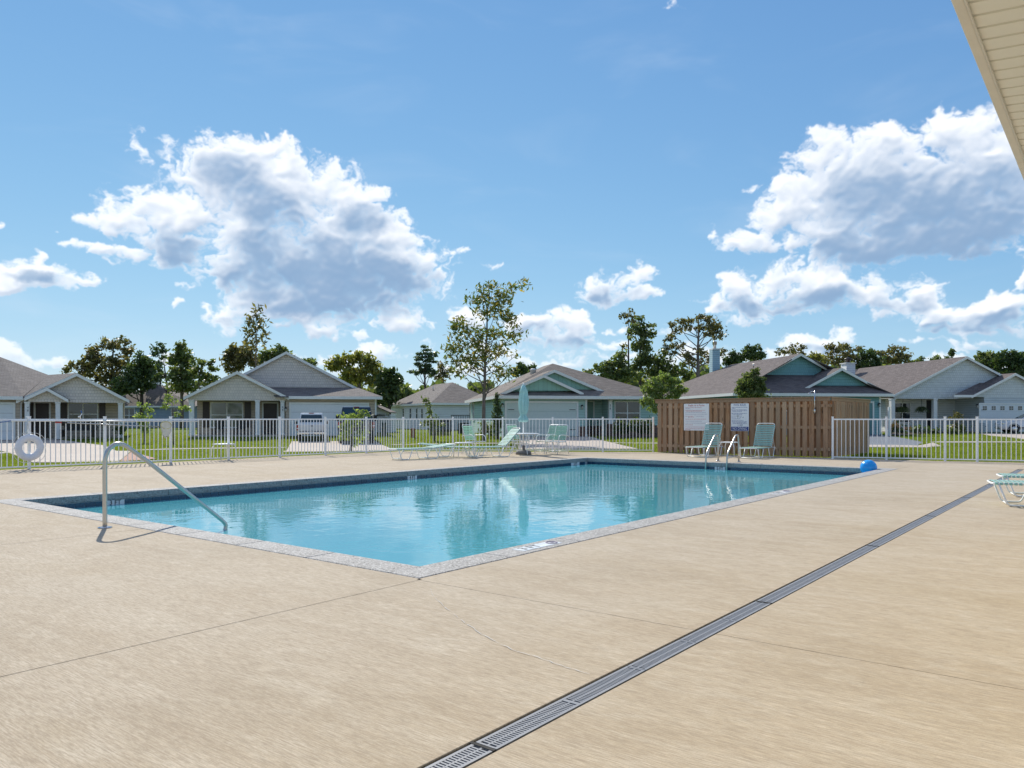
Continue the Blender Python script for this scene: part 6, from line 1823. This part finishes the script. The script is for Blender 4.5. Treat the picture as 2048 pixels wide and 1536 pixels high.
# grass: blades where they can be told from the turf
NB = 190000
py_ = rng.uniform(868, 945, NB * 2); px_ = rng.uniform(-60, 2100, NB * 2)
Yg = (H + .03) * F / (py_ - 836); Xg = (px_ - 1024) / F * Yg
Xa = rng.uniform(-22, 24, NB); Ya = rng.uniform(16, 50, NB)
Xg = np.concatenate([Xg, Xa]); Yg = np.concatenate([Yg, Ya])
def inside(P, x, y):
    r = np.zeros(len(x), bool); n_ = len(P)
    for i in range(n_):
        (x1, y1), (x2, y2) = P[i], P[(i + 1) % n_]
        c_ = ((y1 > y) != (y2 > y)) & (x < (x2 - x1) * (y - y1) / (y2 - y1 + 1e-12) + x1)
        r ^= c_
    return r
deckP = [uvp(u, v)[:2] for u, v in ((-9, -9), (27.1, -9), (26.5, -3.2), (25.42, 1.8), (24.82, 4.2), (24.65, 8.4), (25.0, 13.1), (19.9, 20.83), (11.75, 20.76), (-9, 20.76))]
encP = [tuple(A0 + Vector(q_)) for q_ in ((0, 0),)]
bad = inside(deckP, Xg, Yg)
for P_ in PATCH: bad |= inside(P_, Xg, Yg)
keep = ~bad & (Yg < 66) & (Yg > 12)
Xg, Yg = Xg[keep], Yg[keep]
n_ = len(Xg)
Zg = np.interp(Yg, np.linspace(10, 60, 200), [gz(t) for t in np.linspace(10, 60, 200)]) - .035
hh = rng.uniform(.035, .08, n_) * np.clip(Yg / 30, 1, 1.4) * (1 + .4 * np.sin(Xg * 1.3) * np.sin(Yg * 1.7)); an = rng.uniform(0, 2 * pi, n_); ww = rng.uniform(.004, .009, n_) * np.clip(Yg / 25, 1, 2.4)
lx = rng.normal(0, .02, n_); ly = rng.normal(0, .02, n_)
V = np.stack([np.stack([Xg - np.cos(an) * ww, Yg - np.sin(an) * ww, Zg], 1), np.stack([Xg + np.cos(an) * ww, Yg + np.sin(an) * ww, Zg], 1), np.stack([Xg + lx, Yg + ly, Zg + hh], 1)], 1).reshape(-1, 3).astype(np.float32)
me = bpy.data.meshes.new('grass'); me.vertices.add(len(V)); me.vertices.foreach_set('co', V.ravel())
me.loops.add(len(V)); me.loops.foreach_set('vertex_index', np.arange(len(V), dtype=np.int32))
me.polygons.add(n_); me.polygons.foreach_set('loop_start', np.arange(0, 3 * n_, 3, dtype=np.int32)); me.materials.append(K['leaf_grass']); me.update(calc_edges=True)
tag(inst('grass', me), 'green lawn grass growing beyond the pool fence', 'grass', kind='stuff')

# ================================================================== vehicles
def wheel(parent, x, y, r, w, rim='chrome'):
    # axle along x
    t = MB().lathe([(r * .62, -w / 2), (r * .95, -w / 2), (r, -w * .35), (r, w * .35), (r * .95, w / 2), (r * .62, w / 2)], 24).build('wheel', K['rubber'], parent, (x, y, r), (0, radians(90), 0))
    MB().lathe([(.03, -w * .40), (r * .6, -w * .42), (r * .62, w * .42), (.03, w * .40)], 10).build('rim', K[rim], t)
    return t
def pickup(label, px, Y, W, Ht, paint, mirrors=False, text=None):
    r = empty('pickup_truck', (toX(px, Y), Y, gz(Y) + .02), -atan((px - 1024) / F), label, 'pickup truck')
    w = W / 2; bh = Ht * .60; bz = Ht * .33
    L = 5.2
    # rear at y=0, nose at +y
    b = MB(); b.bbox(-w, w, 0.02, 1.75, bz, bh, .05).bbox(-w * .99, w * .99, 1.78, L, bz, bh, .07)
    b.build('body', K[paint], r)
    MB().bbox(-w * .84, w * .84, .0, .06, bz + .04, bh - .01, .02).build('tailgate', K[paint], r)
    cab = MB()
    c0, c1 = w * .93, w * .78
    y0, y1, y2, y3 = 1.80, 2.0, 3.35, 4.1
    cab.add([(-c0, y0, bh), (c0, y0, bh), (c0, y3, bh), (-c0, y3, bh), (-c1, y1, Ht - .03), (c1, y1, Ht - .03), (c1, y2, Ht - .03), (-c1, y2, Ht - .03),
             (-c1 * .9, y1 + .12, Ht), (c1 * .9, y1 + .12, Ht), (c1 * .9, y2 - .1, Ht), (-c1 * .9, y2 - .1, Ht)],
            [(0, 1, 5, 4), (1, 2, 6, 5), (2, 3, 7, 6), (3, 0, 4, 7), (4, 5, 9, 8), (5, 6, 10, 9), (6, 7, 11, 10), (7, 4, 8, 11), (8, 9, 10, 11)])
    cab.build('cab', K[paint], r)
    def lerp(a, b_, t): return a + (b_ - a) * t
    za, zb_ = .16, .86
    g = [(-lerp(c0, c1, za) * .88, lerp(y0, y1, za) - .012, lerp(bh, Ht - .03, za)), (lerp(c0, c1, za) * .88, lerp(y0, y1, za) - .012, lerp(bh, Ht - .03, za)),
         (lerp(c0, c1, zb_) * .88, lerp(y0, y1, zb_) - .012, lerp(bh, Ht - .03, zb_)), (-lerp(c0, c1, zb_) * .88, lerp(y0, y1, zb_) - .012, lerp(bh, Ht - .03, zb_))]
    MB().prism(g, (0, .01, 0)).build('rear_window', K['cargl'], r)
    for s_ in (-1, 1):
        gs = [(s_ * (lerp(c0, c1, .15) + .006), lerp(y0, y1, .15) + .25, lerp(bh, Ht, .15)), (s_ * (lerp(c0, c1, .15) + .006), lerp(y3, y2, .15) - .1, lerp(bh, Ht, .15)), (s_ * (lerp(c0, c1, .85) + .006), lerp(y3, y2, .85) - .1, lerp(bh, Ht, .85)), (s_ * (lerp(c0, c1, .85) + .006), lerp(y0, y1, .85) + .2, lerp(bh, Ht, .85))]
        MB().prism(gs, (-s_ * .01, 0, 0)).build('side_window', K['cargl'], r)
    MB().bbox(-.15, .15, y1 - .03, y1 + .05, Ht - .035, Ht - .005, .008).build('brake_light', K['tail'], r)
    for s_ in (-1, 1):
        l = MB().bbox(s_ * w * .93 - .065, s_ * w * .93 + .065, -.02, .10, bh - .36, bh - .05, .015).build('tail_light', K['tail'], r)
        MB().box(s_ * w * .93 - .055, s_ * w * .93 + .055, -.026, -.021, bh - .28, bh - .22).build('reversing_light', K['signw'], l)
        MB().bbox(s_ * (w + .10) - .09, s_ * (w + .10) + .09, 3.3, 3.42, bh - .02, bh + (.34 if mirrors else .16), .03).build('mirror', K['black'], r)
        for yy in (1.05, 4.3): wheel(r, s_ * (w - .13), yy, Ht * .205, .24)
    MB().bbox(-w * .97, w * .97, -.12, .0, bz - .16, bz - .0, .03).build('bumper', K['black' if paint == 'paintd' else 'chrome'], r)
    MB().bbox(-w * .8, w * .8, .1, 4.8, bz - .18, bz - .02, .02).build('underbody', K['black'], r)
    MB().bbox(-.15, .15, -.135, -.121, bz - .13, bz + .02, .005).build('number_plate', K['signw'], r)
    MB().bbox(-.07, .07, -.02, .001, bh - .13, bh - .08, .005).build('tailgate_handle', K['black'], r)
    return r
pickup('small white pickup seen from behind on the driveway of the house numbered 44', 623, 44.8, 1.66, 1.66, 'paintw')
pickup('large dark blue pickup seen from behind, right of the white one', 713, 41.6, 1.96, 2.02, 'paintd', True)
# car at the right edge, seen from its side
cr_ = empty('parked_car', (toX(2003, 58), 58, gz(58) + .02), radians(-16), 'white hatchback at the right edge, its nose towards the left', 'car')
prof = [(.0, .34), (.02, .62), (.18, .80), (.95, .98), (1.35, 1.10), (2.05, 1.50), (2.7, 1.58), (3.6, 1.52), (4.15, 1.12), (4.3, .95), (4.32, .45), (4.2, .32), (.1, .28)]
def car_y(z): return .86 if z < 1.0 else .86 - (z - 1.0) * .30
for nm, mt in (('body', 'paintw'),):
    b = MB(); n_ = len(prof); vs = []
    for s_ in (0, 1):
        for (x_, z_) in prof:
            k = car_y(z_) ; vs.append((x_, (.86 - k) if s_ == 0 else .86 + k, z_))
    fs = [tuple(range(n_)), tuple(range(2 * n_ - 1, n_ - 1, -1))] + [(i, i + n_, (i + 1) % n_ + n_, (i + 1) % n_) for i in range(n_)]
    b.add(vs, fs); bm = bmesh.new(); V_ = [bm.verts.new(p) for p in b.v]
    for f in b.f: bm.faces.new([V_[i] for i in f])
    bmesh.ops.recalc_face_normals(bm, faces=bm.faces[:]); bmesh.ops.bevel(bm, geom=bm.edges[:], offset=.05, segments=2, affect='EDGES')
    me = bpy.data.meshes.new(nm); bm.to_mesh(me); bm.free(); me.materials.append(K[mt]); me.polygons.foreach_set('use_smooth', [True] * len(me.polygons)); inst(nm, me, cr_)
for side_ in (0, 1):
    yy = lambda z: (.86 - car_y(z) - .012) if side_ == 0 else (.86 + car_y(z) + .012)
    for P_ in ([(1.42, 1.07), (2.1, 1.43), (2.52, 1.47), (2.52, 1.07)], [(2.6, 1.07), (2.6, 1.48), (3.5, 1.44), (3.85, 1.12), (3.8, 1.07)]):
        MB().prism([(x_, yy(z_), z_) for x_, z_ in P_], (0, .01 if side_ == 0 else -.01, 0)).build('side_window', K['cargl'], cr_)
    for xx in (.85, 3.45):
        t_ = MB().lathe([(.19, -.11), (.31, -.11), (.33, -.07), (.33, .07), (.31, .11), (.19, .11)], 24).build('wheel', K['rubber'], cr_, (xx, .03 if side_ == 0 else 1.69, .33), (radians(90), 0, 0))
        MB().lathe([(.03, -.115), (.19, -.12), (.20, .12), (.03, .115)], 10).build('rim', K['chrome'], t_)
        MB().tube([(xx + .39 * cos(a_), .0 - .004 if side_ == 0 else 1.724, .33 + .39 * sin(a_)) for a_ in [pi * i / 14 for i in range(15)]], .02, 6).build('wheel_arch', K['black'], cr_)
    MB().bbox(1.45, 1.62, (-.14 if side_ == 0 else 1.74), (-.01 if side_ == 0 else 1.86), 1.02, 1.14, .03).build('mirror', K['black'], cr_)
    MB().box(.5, 3.9, -.006 if side_ == 0 else 1.722, -.001 if side_ == 0 else 1.727, .40, .46).build('side_trim', K['black'], cr_)
    MB().bbox(.03, .30, (.0 if side_ == 0 else 1.42), (.30 if side_ == 0 else 1.72), .66, .80, .03).build('headlight', K['chrome'], cr_)
MB().prism([(1.36, .16, 1.12), (2.0, .28, 1.475), (2.0, 1.44, 1.475), (1.36, 1.56, 1.12)], (-.012, 0, .02)).build('windscreen', K['cargl'], cr_)
